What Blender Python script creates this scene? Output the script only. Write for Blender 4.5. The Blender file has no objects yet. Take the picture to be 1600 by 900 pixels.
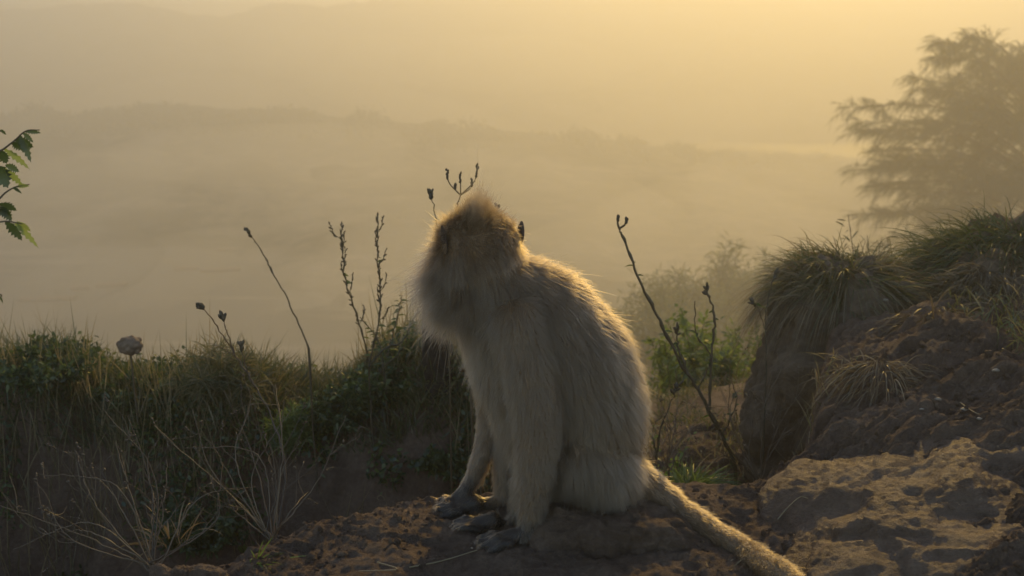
import bpy, bmesh, math, random
import numpy as np
from mathutils import Vector

random.seed(7)
rng = np.random.default_rng(7)
scene = bpy.context.scene
col = scene.collection
R = math.radians

# ------------------------------------------------------------------ camera
F = 1780.0                      # focal length in photo pixels (1600 wide)
PITCH = R(11.7)
CAM = np.array((0.0, 0.0, 0.82))
cam_d = bpy.data.cameras.new('camera')
cam_d.sensor_width = 36.0
cam_d.lens = F / 1600 * 36.0
cam_d.clip_start = 0.02
cam_d.clip_end = 6000
cam_d.dof.use_dof = True
cam_d.dof.focus_distance = 1.98
cam_d.dof.aperture_fstop = 7.0
cam = bpy.data.objects.new('camera', cam_d)
cam.location = CAM
cam.rotation_euler = (R(90) - PITCH, 0, 0)
col.objects.link(cam)
scene.camera = cam

# ------------------------------------------------------------------ sky, sun, exposure
SUN_EL, SUN_AZ = R(21.0), R(16.0)       # elevation; azimuth to the right of +Y
world = bpy.data.worlds.new('World')
scene.world = world
world.use_nodes = True
wn = world.node_tree
bg = wn.nodes['Background']
sky_n = wn.nodes.new('ShaderNodeTexSky')
sky_n.sky_type = 'NISHITA'
sky_n.sun_disc = False
sky_n.sun_elevation = SUN_EL
sky_n.sun_rotation = SUN_AZ
sky_n.air_density = 1.0
sky_n.dust_density = 0.5
wn.links.new(sky_n.outputs[0], bg.inputs[0])
bg.inputs[1].default_value = 0.15
sun_d = bpy.data.lights.new('sun', 'SUN')
sun_d.energy = 2.9
sun_d.angle = R(0.6)
sun_d.color = (1.0, 0.62, 0.115)
sun = bpy.data.objects.new('sun', sun_d)
sv = Vector((math.sin(SUN_AZ) * math.cos(SUN_EL), math.cos(SUN_AZ) * math.cos(SUN_EL), math.sin(SUN_EL)))
sun.rotation_euler = sv.to_track_quat('Z', 'Y').to_euler()
sun.location = sv * 50
col.objects.link(sun)
HAZE_DENSITY = 0.0084
HAZE_G = 0.56
scene.view_settings.view_transform = 'Standard'
scene.view_settings.look = 'None'
scene.view_settings.gamma = 1
scene.view_settings.use_curve_mapping = False
scene.view_settings.exposure = 0.18

scene.render.engine = 'CYCLES'
cy = scene.cycles
cy.use_denoising = True
cy.denoiser = 'OPENIMAGEDENOISE'
cy.max_bounces = 8
cy.volume_bounces = 2
cy.diffuse_bounces = 3
cy.transmission_bounces = 6
cy.transparent_max_bounces = 8
cy.sample_clamp_indirect = 6
cy.use_adaptive_sampling = False

# ------------------------------------------------------------------ helpers
CP, SP = math.cos(PITCH), math.sin(PITCH)


def P(px, py, Y):
    """photo pixel + distance along +Y -> world point"""
    u = (px - 800) / F
    v = (450 - py) / F
    t = Y / (CP + v * SP)
    return np.array((u * t, Y, CAM[2] + t * (-SP + v * CP)))


def PX(px, py, Y, dx=0, dy=0, dz=0):
    return P(px, py, Y) + np.array((dx, dy, dz))


def _hash(ix, iy, iz, seed):
    h = (ix.astype(np.int64) * 374761393 + iy.astype(np.int64) * 668265263 + iz.astype(np.int64) * 2147483647 + seed * 1274126177) & 0xffffffff
    h = ((h ^ (h >> 13)) * 1274126177) & 0xffffffff
    h = ((h ^ (h >> 16)) * 2246822519) & 0xffffffff
    return ((h ^ (h >> 15)) & 0xffffff) / float(0xffffff)


def vnoise(p, seed=0):
    """3D value noise in -1..1, p (n,3)"""
    p = np.asarray(p, float)
    i = np.floor(p)
    f = p - i
    f = f * f * f * (f * (f * 6 - 15) + 10)
    i = i.astype(np.int64)
    r = 0
    for dx in (0, 1):
        wx = f[:, 0] if dx else 1 - f[:, 0]
        for dy in (0, 1):
            wy = f[:, 1] if dy else 1 - f[:, 1]
            for dz in (0, 1):
                wz = f[:, 2] if dz else 1 - f[:, 2]
                r = r + wx * wy * wz * _hash(i[:, 0] + dx, i[:, 1] + dy, i[:, 2] + dz, seed)
    return r * 2 - 1


def fbm(p, seed=0, octaves=4, gain=0.5, lac=2.03, ridged=False):
    p = np.asarray(p, float)
    a, s, tot = 1.0, 0.0, 0.0
    for o in range(octaves):
        n = vnoise(p, seed + o * 17)
        if ridged:
            n = 1 - 2 * np.abs(n)
        s = s + a * n
        tot += a
        a *= gain
        p = p * lac + 11.3
    return s / tot


def sst(a, b, x):
    t = np.clip((x - a) / (b - a), 0, 1)
    return t * t * (3 - 2 * t)


def norm(v):
    v = np.asarray(v, float)
    return v / (np.linalg.norm(v, axis=-1, keepdims=True) + 1e-12)


# ------------------------------------------------------------------ materials
def new_mat(name):
    m = bpy.data.materials.new(name)
    m.use_nodes = True
    nt = m.node_tree
    for n in list(nt.nodes):
        nt.nodes.remove(n)
    out = nt.nodes.new('ShaderNodeOutputMaterial')
    return m, nt, out


def ramp(nt, fac, stops):
    r = nt.nodes.new('ShaderNodeValToRGB')
    el = r.color_ramp.elements
    while len(el) < len(stops):
        el.new(0.5)
    for e, (pos, c) in zip(el, stops):
        e.position = pos
        e.color = (*c, 1)
    nt.links.new(fac, r.inputs[0])
    return r.outputs[0]


def noise_node(nt, scale, detail=6, rough=0.6, dist=0.0, vec=None):
    n = nt.nodes.new('ShaderNodeTexNoise')
    n.inputs['Scale'].default_value = scale
    n.inputs['Detail'].default_value = detail
    n.inputs['Roughness'].default_value = rough
    n.inputs['Distortion'].default_value = dist
    if vec is not None:
        nt.links.new(vec, n.inputs['Vector'])
    return n.outputs['Fac']


def earth_mat(name, stops, scale=9, bump=0.6, bscale=55, rough=0.92, dist=0.015):
    m, nt, out = new_mat(name)
    geo = nt.nodes.new('ShaderNodeNewGeometry')
    pos = geo.outputs['Position']
    f1 = noise_node(nt, scale, 8, 0.65, 0.4, pos)
    f2 = noise_node(nt, bscale, 10, 0.7, 0.2, pos)
    mix = nt.nodes.new('ShaderNodeMath')
    mix.operation = 'MULTIPLY_ADD'
    nt.links.new(f2, mix.inputs[0])
    mix.inputs[1].default_value = 0.45
    sub = nt.nodes.new('ShaderNodeMath')
    sub.operation = 'MULTIPLY'
    nt.links.new(f1, sub.inputs[0])
    sub.inputs[1].default_value = 0.6
    nt.links.new(sub.outputs[0], mix.inputs[2])
    c = ramp(nt, mix.outputs[0], stops)
    b = nt.nodes.new('ShaderNodeBsdfPrincipled')
    b.inputs['Roughness'].default_value = rough
    b.inputs['Specular IOR Level'].default_value = 0.25
    nt.links.new(c, b.inputs['Base Color'])
    bp = nt.nodes.new('ShaderNodeBump')
    bp.inputs['Strength'].default_value = bump
    bp.inputs['Distance'].default_value = dist
    nt.links.new(f2, bp.inputs['Height'])
    f3 = noise_node(nt, bscale * 4.5, 6, 0.7, 0.0, pos)
    bp2 = nt.nodes.new('ShaderNodeBump')
    bp2.inputs['Strength'].default_value = bump
    bp2.inputs['Distance'].default_value = dist * 0.35
    nt.links.new(f3, bp2.inputs['Height'])
    nt.links.new(bp.outputs[0], bp2.inputs['Normal'])
    nt.links.new(bp2.outputs[0], b.inputs['Normal'])
    nt.links.new(b.outputs[0], out.inputs[0])
    return m


def leaf_mat(name, stops, trans=0.5, rough=0.6, gloss=0.06):
    """thin vegetation: diffuse + translucent, colour from the per-vertex 'tint'"""
    m, nt, out = new_mat(name)
    at = nt.nodes.new('ShaderNodeAttribute')
    at.attribute_name = 'tint'
    c = ramp(nt, at.outputs['Fac'], stops)
    d = nt.nodes.new('ShaderNodeBsdfDiffuse')
    t = nt.nodes.new('ShaderNodeBsdfTranslucent')
    g = nt.nodes.new('ShaderNodeBsdfGlossy')
    g.inputs['Roughness'].default_value = 0.45
    nt.links.new(c, d.inputs[0])
    nt.links.new(c, t.inputs[0])
    mx = nt.nodes.new('ShaderNodeMixShader')
    mx.inputs[0].default_value = trans
    nt.links.new(d.outputs[0], mx.inputs[1])
    nt.links.new(t.outputs[0], mx.inputs[2])
    mg = nt.nodes.new('ShaderNodeMixShader')
    mg.inputs[0].default_value = gloss
    nt.links.new(mx.outputs[0], mg.inputs[1])
    nt.links.new(g.outputs[0], mg.inputs[2])
    nt.links.new(mg.outputs[0], out.inputs[0])
    return m


def plain_mat(name, c, rough=0.8, spec=0.3):
    m, nt, out = new_mat(name)
    b = nt.nodes.new('ShaderNodeBsdfPrincipled')
    geo = nt.nodes.new('ShaderNodeNewGeometry')
    f = noise_node(nt, 60, 6, 0.6, 0, geo.outputs['Position'])
    cc = ramp(nt, f, [(0.3, tuple(x * 0.65 for x in c)), (0.7, tuple(min(1, x * 1.3) for x in c))])
    nt.links.new(cc, b.inputs['Base Color'])
    b.inputs['Roughness'].default_value = rough
    b.inputs['Specular IOR Level'].default_value = spec
    nt.links.new(b.outputs[0], out.inputs[0])
    return m


M = {}
M['dirt'] = earth_mat('dirt', [(0.30, (0.07, 0.046, 0.031)), (0.5, (0.15, 0.10, 0.068)), (0.72, (0.27, 0.19, 0.13))], 7, 0.9, 70)
M['rock'] = earth_mat('rock', [(0.30, (0.10, 0.064, 0.042)), (0.5, (0.22, 0.145, 0.095)), (0.72, (0.37, 0.26, 0.175))], 8, 1.0, 60, 0.62, 0.022)
M['bank'] = earth_mat('bank_soil', [(0.30, (0.075, 0.053, 0.035)), (0.5, (0.15, 0.108, 0.07)), (0.72, (0.24, 0.175, 0.115))], 9, 0.7, 50)
M['hill'] = earth_mat('hillside', [(0.36, (0.012, 0.018, 0.008)), (0.5, (0.05, 0.055, 0.03)), (0.62, (0.26, 0.22, 0.15))], 0.06, 0.3, 0.4, 0.95, 0.6)
M['stone'] = plain_mat('pale_stone', (0.20, 0.14, 0.09), 0.8)
M['wood'] = plain_mat('dark_wood', (0.035, 0.028, 0.022), 0.9, 0.1)
M['bark'] = plain_mat('bark', (0.09, 0.07, 0.05), 0.9)
M['grass'] = leaf_mat('grass', [(0.0, (0.05, 0.075, 0.02)), (0.45, (0.10, 0.115, 0.035)), (0.7, (0.22, 0.18, 0.075)), (1.0, (0.34, 0.27, 0.14))], 0.45)
M['drygrass'] = leaf_mat('dry_grass', [(0.0, (0.12, 0.09, 0.045)), (0.5, (0.25, 0.19, 0.10)), (1.0, (0.42, 0.34, 0.2))], 0.4)
M['leaf'] = leaf_mat('leaf', [(0.0, (0.03, 0.06, 0.015)), (0.5, (0.06, 0.10, 0.025)), (1.0, (0.16, 0.20, 0.045))], 0.5)
M['fresh'] = leaf_mat('fresh_leaf', [(0.0, (0.07, 0.12, 0.025)), (0.5, (0.14, 0.21, 0.04)), (1.0, (0.28, 0.34, 0.08))], 0.55)
M['stalk'] = leaf_mat('stalk', [(0.0, (0.05, 0.045, 0.025)), (0.5, (0.10, 0.08, 0.045)), (1.0, (0.19, 0.14, 0.08))], 0.12)
M['twig'] = leaf_mat('dead_twig', [(0.0, (0.075, 0.053, 0.031)), (0.5, (0.13, 0.092, 0.054)), (1.0, (0.21, 0.155, 0.092))], 0.35)
M['sprig'] = leaf_mat('sprig', [(0.0, (0.05, 0.065, 0.02)), (0.5, (0.10, 0.12, 0.035)), (1.0, (0.19, 0.20, 0.06))], 0.5)
M['needle'] = leaf_mat('needle', [(0.0, (0.035, 0.05, 0.02)), (0.5, (0.06, 0.075, 0.03)), (1.0, (0.10, 0.11, 0.05))], 0.35)
M['skin'] = plain_mat('monkey_skin', (0.085, 0.062, 0.05), 0.6)
def skin_mat():
    m, nt, out = new_mat('monkey_body_skin')
    at = nt.nodes.new('ShaderNodeAttribute'); at.attribute_name = 'tint'
    b = nt.nodes.new('ShaderNodeBsdfPrincipled'); b.inputs['Roughness'].default_value = 0.6
    nt.links.new(ramp(nt, at.outputs['Fac'], [(0.0, (0.24, 0.165, 0.10)), (1.0, (0.035, 0.025, 0.018))]), b.inputs['Base Color'])
    nt.links.new(b.outputs[0], out.inputs[0])
    return m


M['bodyskin'] = skin_mat()
M['darkskin'] = plain_mat('monkey_dark_skin', (0.09, 0.07, 0.062), 0.55)
M['pebble'] = plain_mat('pebble', (0.32, 0.26, 0.19), 0.7)


# ------------------------------------------------------------------ mesh building
def mesh_obj(name, verts, faces, mat, parent=None, tint=None, smooth=True):
    me = bpy.data.meshes.new(name)
    verts = np.asarray(verts, np.float32)
    if isinstance(faces, np.ndarray):
        n, k = faces.shape
        me.vertices.add(len(verts))
        me.vertices.foreach_set('co', verts.ravel())
        me.loops.add(n * k)
        me.loops.foreach_set('vertex_index', faces.astype(np.int32).ravel())
        me.polygons.add(n)
        me.polygons.foreach_set('loop_start', np.arange(0, n * k, k, dtype=np.int32))
        me.update(calc_edges=True)
    else:
        me.from_pydata([tuple(v) for v in verts], [], [tuple(f) for f in faces])
    me.validate()
    if smooth:
        me.polygons.foreach_set('use_smooth', np.ones(len(me.polygons), bool))
    if tint is not None:
        a = me.attributes.new('tint', 'FLOAT', 'POINT')
        a.data.foreach_set('value', np.asarray(tint, np.float32))
    me.materials.append(mat)
    o = bpy.data.objects.new(name, me)
    col.objects.link(o)
    if parent is not None:
        o.parent = parent
        o.matrix_parent_inverse = parent.matrix_basis.inverted()
    return o


def tag(o, label=None, cat=None, group=None, kind=None):
    if label: o['label'] = label
    if cat: o['category'] = cat
    if group: o['group'] = group
    if kind: o['kind'] = kind
    return o


def thing(name, loc, label, cat, group=None):
    o = bpy.data.objects.new(name, None)
    o.empty_display_size = 0.05
    o.location = tuple(float(x) for x in loc)
    col.objects.link(o)
    return tag(o, label, cat, group)


class MB:
    """collects pieces of one part"""
    def __init__(s):
        s.v, s.f, s.t, s.n = [], [], [], 0

    def add(s, v, f, t=0.5):
        v = np.asarray(v, float)
        f = np.asarray(f, np.int64)
        if f.shape[1] == 3:
            f = np.concatenate([f, f[:, 2:3]], 1)
        s.v.append(v); s.f.append(f + s.n)
        s.t.append(np.full(len(v), t) if np.isscalar(t) else np.asarray(t, float))
        s.n += len(v)
        return s

    def build(s, name, mat, parent=None, smooth=True):
        v, f, t = np.concatenate(s.v), np.concatenate(s.f), np.concatenate(s.t)
        tri = f[:, 2] == f[:, 3]
        if tri.all():
            return mesh_obj(name, v, f[:, :3].copy(), mat, parent, t, smooth)
        if tri.any():
            q = f[~tri]
            f = np.concatenate([f[tri][:, :3], q[:, [0, 1, 2]], q[:, [0, 2, 3]]])
        return mesh_obj(name, v, f, mat, parent, t, smooth)


def smooth_path(pts, n=6):
    """Catmull-Rom through pts"""
    p = np.asarray(pts, float)
    if len(p) < 3:
        return np.array([p[0] + (p[-1] - p[0]) * k / n for k in range(n + 1)])
    q = np.concatenate([[2 * p[0] - p[1]], p, [2 * p[-1] - p[-2]]])
    out = []
    for i in range(1, len(q) - 2):
        for k in range(n):
            t = k / n
            a, b, c, d = q[i - 1], q[i], q[i + 1], q[i + 2]
            out.append(0.5 * (2 * b + (c - a) * t + (2 * a - 5 * b + 4 * c - d) * t * t + (3 * b - a - 3 * c + d) * t ** 3))
    out.append(p[-1])
    return np.array(out)


def tube(mb, path, r0, r1=None, sides=5, tint=0.5, bulge=None):
    path = np.asarray(path, float)
    n = len(path)
    rr = np.linspace(r0, r1 if r1 is not None else r0, n)
    if bulge is not None:
        rr = rr * bulge
    tan = norm(np.gradient(path, axis=0))
    ref = np.where(np.abs(tan[:, 2:3]) > 0.9, np.array([[1, 0, 0]]), np.array([[0, 0, 1]]))
    a = norm(np.cross(tan, ref)); b = np.cross(tan, a)
    th = np.arange(sides) * 2 * np.pi / sides
    v = path[:, None] + rr[:, None, None] * (np.cos(th)[None, :, None] * a[:, None] + np.sin(th)[None, :, None] * b[:, None])
    v = v.reshape(-1, 3)
    i, k = np.meshgrid(np.arange(n - 1), np.arange(sides), indexing='ij')
    k2 = (k + 1) % sides
    f = np.stack([i * sides + k, i * sides + k2, (i + 1) * sides + k2, (i + 1) * sides + k], -1).reshape(-1, 4)
    mb.add(v, f, tint)
    return mb


def blades(mb, base, direc, length, width, droop, seg=4, tint=None, fold=0.0, side=None, taper=1.0):
    """n grass blades or leaves as thin ribbons; all args arrays of n"""
    base = np.asarray(base, float); n = len(base)
    d = norm(direc)
    length = np.broadcast_to(np.asarray(length, float), n)
    width = np.broadcast_to(np.asarray(width, float), n)
    droop = np.broadcast_to(np.asarray(droop, float), n)
    if side is None:
        side = norm(np.cross(d, rng.normal(size=(n, 3))))
    k = seg + 1
    s = np.linspace(0, 1, k)
    pos = base[:, None] + d[:, None] * (length[:, None] * s[None])[..., None]
    # bend over with the length
    pos[..., 2] -= droop[:, None] * length[:, None] * (s ** 2)[None]
    if taper >= 1:
        w = np.interp(s, [0, 0.25, 0.6, 1], [0.7, 1, 0.75, 0.04])
    else:
        w = np.interp(s, [0, 0.18, 0.45, 0.8, 1], [0.12, 0.8, 1, 0.55, 0.03])
    off = side[:, None] * (width[:, None] * 0.5 * w[None])[..., None]
    v = np.stack([pos - off, pos + off], 2).reshape(n, -1, 3)      # n, k*2, 3
    idx = np.arange(seg)
    fq = np.stack([idx * 2, idx * 2 + 1, idx * 2 + 3, idx * 2 + 2], -1)
    f = (fq[None] + (np.arange(n) * k * 2)[:, None, None]).reshape(-1, 4)
    if tint is None:
        tint = rng.random(n)
    tt = np.repeat(np.broadcast_to(tint, n), k * 2)
    mb.add(v.reshape(-1, 3), f, tt)
    return mb


def ellipsoids(mb, cen, axis, length, rad, tint=None, n1=5, n2=4):
    """small seed bodies: n spindle shapes"""
    cen = np.asarray(cen, float); n = len(cen)
    ax = norm(axis)
    a = norm(np.cross(ax, np.array([0.3, 0.5, 0.81])))
    b = np.cross(ax, a)
    s = np.linspace(0, 1, n2 + 2)
    prof = np.sin(np.pi * s) ** 0.7 + 0.02
    th = np.arange(n1) * 2 * np.pi / n1
    length = np.broadcast_to(length, n); rad = np.broadcast_to(rad, n)
    v = (cen[:, None, None] + ax[:, None, None] * ((s - 0.5)[None, :, None] * length[:, None, None])[..., None]
         + (rad[:, None, None] * prof[None, :, None])[..., None] * (np.cos(th)[None, None, :, None] * a[:, None, None] + np.sin(th)[None, None, :, None] * b[:, None, None]))
    m = (n2 + 2) * n1
    i, k = np.meshgrid(np.arange(n2 + 1), np.arange(n1), indexing='ij')
    k2 = (k + 1) % n1
    fq = np.stack([i * n1 + k, i * n1 + k2, (i + 1) * n1 + k2, (i + 1) * n1 + k], -1).reshape(-1, 4)
    f = (fq[None] + (np.arange(n) * m)[:, None, None]).reshape(-1, 4)
    if tint is None:
        tint = rng.random(n)
    mb.add(v.reshape(-1, 3), f, np.repeat(np.broadcast_to(tint, n), m))
    return mb


def ico(sub):
    bm = bmesh.new()
    bmesh.ops.create_icosphere(bm, subdivisions=sub, radius=1)
    v = np.array([x.co[:] for x in bm.verts])
    f = np.array([[x.index for x in p.verts] for p in bm.faces])
    bm.free()
    return v, f


_ICO = {k: ico(k) for k in (2, 3, 4, 6, 7)}


def rock_verts(center, radii, seed, sub=6, big=0.25, mid=0.08, fine=0.02, strata=0.0, tilt=0.0, box=0.0, rotz=0.0):
    v, f = _ICO[sub]
    u = v.copy()
    if box:
        p = 2 + box * 6
        u = u / (np.sum(np.abs(u) ** p, 1, keepdims=True) ** (1 / p))
    q = u * np.asarray(radii)
    sc = 1.0 / max(radii)
    qw = q + .16 / sc * np.stack([vnoise(q * sc * 4 + 7, seed + 40), vnoise(q * sc * 4 + 19, seed + 41), vnoise(q * sc * 4 + 31, seed + 42)], 1)
    q0, q = q, qw
    d = big * fbm(q * sc * 1.6 + seed * 3.1, seed, 3) + mid * fbm(np.stack([q[:, 0] * 4.5 + q[:, 1] * 1.5, q[:, 1] * 8 - q[:, 0] * 3, q[:, 2] * 9], 1) * sc + seed, seed + 5, 6, 0.66) - mid * 1.2 * np.clip(fbm(np.stack([q[:, 0] * 2.5, q[:, 1] * 5 - q[:, 0] * 2, q[:, 2] * 6], 1) * sc + seed, seed + 15, 3, ridged=True) - .4, 0, 1) + fine * 1.15 * fbm(np.stack([q[:, 0] * 22, q[:, 1] * 44 - q[:, 0] * 12, q[:, 2] * 40], 1) * sc, seed + 9, 4, 0.65)
    q = q0 + v * d[:, None] * min(radii) * 1.0
    if strata:
        w = fbm(np.stack([q[:, 0] * sc * 2, q[:, 1] * sc * 2, q[:, 2] * sc * 14 + 2 * q[:, 0] * sc], 1), seed + 31, 3)
        q = q + v * (w * strata * min(radii))[:, None] * np.array((1, 1, 0.3))
    c, s = math.cos(tilt), math.sin(tilt)
    x, z = q[:, 0].copy(), q[:, 2].copy()
    q[:, 0], q[:, 2] = c * x - s * z, s * x + c * z
    c, s = math.cos(rotz), math.sin(rotz)
    x, y = q[:, 0].copy(), q[:, 1].copy()
    q[:, 0], q[:, 1] = c * x - s * y, s * x + c * y
    return q + np.asarray(center), f


# ------------------------------------------------------------------ GROUND
EDGE = np.array([(-6, 0.3), (-1.2, 1.30), (-.62, 1.62), (-.40, 1.84), (-.22, 1.97), (0, 2.07), (.5, 2.12), (.62, 2.22), (.8, 2.75), (1.5, 3.2), (6, 4.5)])


HUMP = 0.02


def H(x, y, detail=True):
    """height of the near ground and the slope to the lake"""
    p2 = np.stack([x, y, x * 0], 1)
    edge = np.interp(x, EDGE[:, 0], EDGE[:, 1]) + 0.05 * fbm(p2 * 6, 3, 3)
    side = np.interp(x, [-.3, .35], [0, 1])                         # left ditch .. right gully
    # right hand rise
    plat = sst(.42, 1.05, x) * (0.13 + 0.07 * sst(1.6, 2.6, y)) - 0.10 * sst(-.35, -.75, x)
    plat = plat - 0.012 * sst(.2, .45, x) * sst(.75, .5, x)
    z_ditch = np.interp(x, [-.6, .1, .5, 1.2], [-.85, -.75, -.5, -.35])
    bank_top = np.interp(x, [-2.5, -1.55, -1.40, -1.22, -1.02, -.86, -.70, -.58, -.44, -.31, -.17, -.02, .15, .4, 1.2, 3],
                         [-.20, -.15, -.14, -.235, -.19, -.15, -.215, -.225, -.14, -.075, -.085, -.17, -.27, -.33, -.30, -.1])
    by = np.interp(x, [-2, -.1, .4, 1.5], [2.75, 2.85, 2.75, 2.8]) + 0.12 * fbm(p2 * 3, 8, 3)
    out_s = 1 - sst(-0.02, 0.30, edge - y + 0.15) 
    a = sst(0.0, 0.28, y - edge)
    z = plat * (1 - a) + z_ditch * a
    b = sst(-.02, .45, y - by)
    z = z * (1 - b) + (bank_top - 0.015 + 0.06 * fbm(p2 * np.array((2.3, 1.2, 0)), 12, 3)) * b
    # slope down to the lake
    az = x / np.maximum(y, 0.5)
    slope = np.interp(az, [0.0, 0.16, 0.3, 0.6], [0.50, 0.30, 0.20, 0.24])
    start = np.interp(az, [-.05, .1, .22, .3], [3.28, 3.7, 3.9, 4.6])
    dr = np.maximum(y - start, 0)
    z = z - slope * dr * sst(0, 1.0, dr) - 0.13 * np.interp(az, [0, .12], [0, 1]) * np.clip(y - 3.4, 0, 3)
    z = z + sst(8, 40, y) * 1.2 * fbm(p2 * 0.09, 21, 4)
    z = np.maximum(z, -24 + 0.01 * z)
    if detail:
        near = sst(5, 2.5, y)
        rk = sst(.38, .62, x)
        z = z + near * (0.016 * fbm(p2 * 9, 41, 4) + 0.007 * fbm(p2 * 34, 44, 4, ridged=True))
        cl = fbm(p2 * 60, 47, 3)
        z = z + near * 0.010 * np.clip(cl - 0.12, 0, 1)             # crumbs of soil
        # weathered rock shelves to the right
        sh = fbm(np.stack([x * 5 + y * 2.0, y * 13 - x * 5, x * 0], 1), 51, 6, 0.62)
        z = z + near * rk * (0.050 * sh - 0.02 * np.clip(fbm(np.stack([x * 4, y * 9 - x * 3, x * 0], 1), 57, 3, ridged=True) - .45, 0, 1) * 3)
        # low mound under the monkey
        z = z + HUMP * np.exp(-(((x - .16) / .14) ** 2 + ((y - 1.97) / .12) ** 2)) - 0.012 * np.exp(-(((x + .04) / .14) ** 2 + ((y - 1.9) / .16) ** 2))
    return z


def hz(x, y):
    return float(H(np.array([float(x)]), np.array([float(y)]))[0])


def on_ground(px, py, lift=0.0, y0=1.3, y1=9.0):
    ys = np.linspace(y0, y1, 700)
    pp = np.array([P(px, py, q) for q in ys])
    d = pp[:, 2] - (H(pp[:, 0], pp[:, 1]) + lift)
    k = np.argmax(d < 0) if (d < 0).any() else len(ys) - 1
    return pp[k]


sx = np.concatenate([-np.geomspace(2.6, 0.36, 90), np.linspace(-0.355, 0.40, 520), np.geomspace(0.405, 2.6, 90)])
yy = np.concatenate([np.linspace(-5, 1.2, 30), np.linspace(1.25, 1.45, 14), np.linspace(1.455, 2.35, 200), np.linspace(2.36, 3.6, 130), np.geomspace(3.62, 12, 90), np.geomspace(12.2, 600, 110)])
Xg = sx[None, :] * (0.75 + np.abs(yy))[:, None]
Yg = np.repeat(yy[:, None], len(sx), 1)
zg = H(Xg.ravel(), Yg.ravel())
gv = np.stack([Xg.ravel(), Yg.ravel(), zg], 1)
nr, nc = Xg.shape
i, k = np.meshgrid(np.arange(nr - 1), np.arange(nc - 1), indexing='ij')
gf = np.stack([i * nc + k, i * nc + k + 1, (i + 1) * nc + k + 1, (i + 1) * nc + k], -1).reshape(-1, 4)
tag(mesh_obj('ground', gv, gf, M['dirt']), 'brown crumbly soil path and slope falling to the lake', 'ground', kind='structure')

# ---- lake
LAKE_Z = -21.0
m, nt, out = new_mat('lake_water')
b = nt.nodes.new('ShaderNodeBsdfPrincipled')
b.inputs['Base Color'].default_value = (0.06, 0.065, 0.045, 1)
b.inputs['Specular IOR Level'].default_value = 0.2
geo = nt.nodes.new('ShaderNodeNewGeometry')
mp = nt.nodes.new('ShaderNodeMapping')
mp.inputs['Scale'].default_value = (0.05, 0.22, 1)
nt.links.new(geo.outputs['Position'], mp.inputs[0])
f = noise_node(nt, 1.0, 5, 0.6, 0.3, mp.outputs[0])
nt.links.new(ramp(nt, f, [(0.42, (0.02, 0.028, 0.018)), (0.55, (0.06, 0.065, 0.045)), (0.68, (0.24, 0.22, 0.17))]), b.inputs['Base Color'])
rr = nt.nodes.new('ShaderNodeMapRange')
rr.inputs[1].default_value = 0.45; rr.inputs[2].default_value = 0.65
rr.inputs[3].default_value = 0.5; rr.inputs[4].default_value = 0.7
nt.links.new(f, rr.inputs[0])
nt.links.new(rr.outputs[0], b.inputs['Roughness'])
wv = noise_node(nt, 1.3, 3, 0.5, 0, geo.outputs['Position'])
bp = nt.nodes.new('ShaderNodeBump')
bp.inputs['Strength'].default_value = 0.25; bp.inputs['Distance'].default_value = 0.15
nt.links.new(wv, bp.inputs['Height'])
nt.links.new(bp.outputs[0], b.inputs['Normal'])
nt.links.new(b.outputs[0], out.inputs[0])
tag(mesh_obj('lake', [(-500, 20, LAKE_Z), (500, 20, LAKE_Z), (500, 480, LAKE_Z), (-500, 480, LAKE_Z)], [(0, 1, 2, 3)], m, smooth=False), 'misty lake below the slope', 'lake', kind='structure')


# ---- far shore hill and mountain range, each crest read off the photograph
def ridge(name, prof, Y, depth_front, depth_back, base_z, seed, rough, nx=420, ny=60, mat='hill', xr=(-900, 2500)):
    px = np.linspace(xr[0], xr[1], nx)
    py = np.interp(px, [a for a, _ in prof], [b for _, b in prof])
    crest = np.array([P(a, b_, Y) for a, b_ in zip(px, py)])
    s = np.linspace(-1, 1, ny)
    df = np.interp(px, [a for a, _ in depth_front], [b for _, b in depth_front])
    df = df * (1 + .10 * fbm(np.stack([px / 140, 0 * px, 0 * px], 1), seed + 7, 3))
    X = np.repeat(crest[:, 0][None], ny, 0)
    Yv = np.where(s[:, None] < 0, Y + s[:, None] * df[None], Y + s[:, None] * depth_back)
    depth_front = float(df.mean())
    fall = np.where(s < 0, 1 - (-s) ** 1.3, 1 - s ** 1.5)
    p3 = np.stack([X.ravel(), Yv.ravel(), 0 * X.ravel()], 1)
    n1 = fbm(p3 / (depth_front * 0.35), seed, 5, ridged=True).reshape(ny, nx)
    n2 = fbm(p3 / (depth_front * 0.03), seed + 3, 3).reshape(ny, nx)
    top = crest[:, 2][None] - base_z
    Z = base_z + top * fall[:, None] * (1 - 0.25 * (1 - n1) * (1 - np.clip(fall[:, None], 0, 1) ** 6)) + rough * n2
    v = np.stack([X.ravel(), Yv.ravel(), Z.ravel()], 1)
    i, k = np.meshgrid(np.arange(ny - 1), np.arange(nx - 1), indexing='ij')
    f = np.stack([i * nx + k, i * nx + k + 1, (i + 1) * nx + k + 1, (i + 1) * nx + k], -1).reshape(-1, 4)
    o = mesh_obj(name, v, f, M[mat])
    return o, crest


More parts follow.
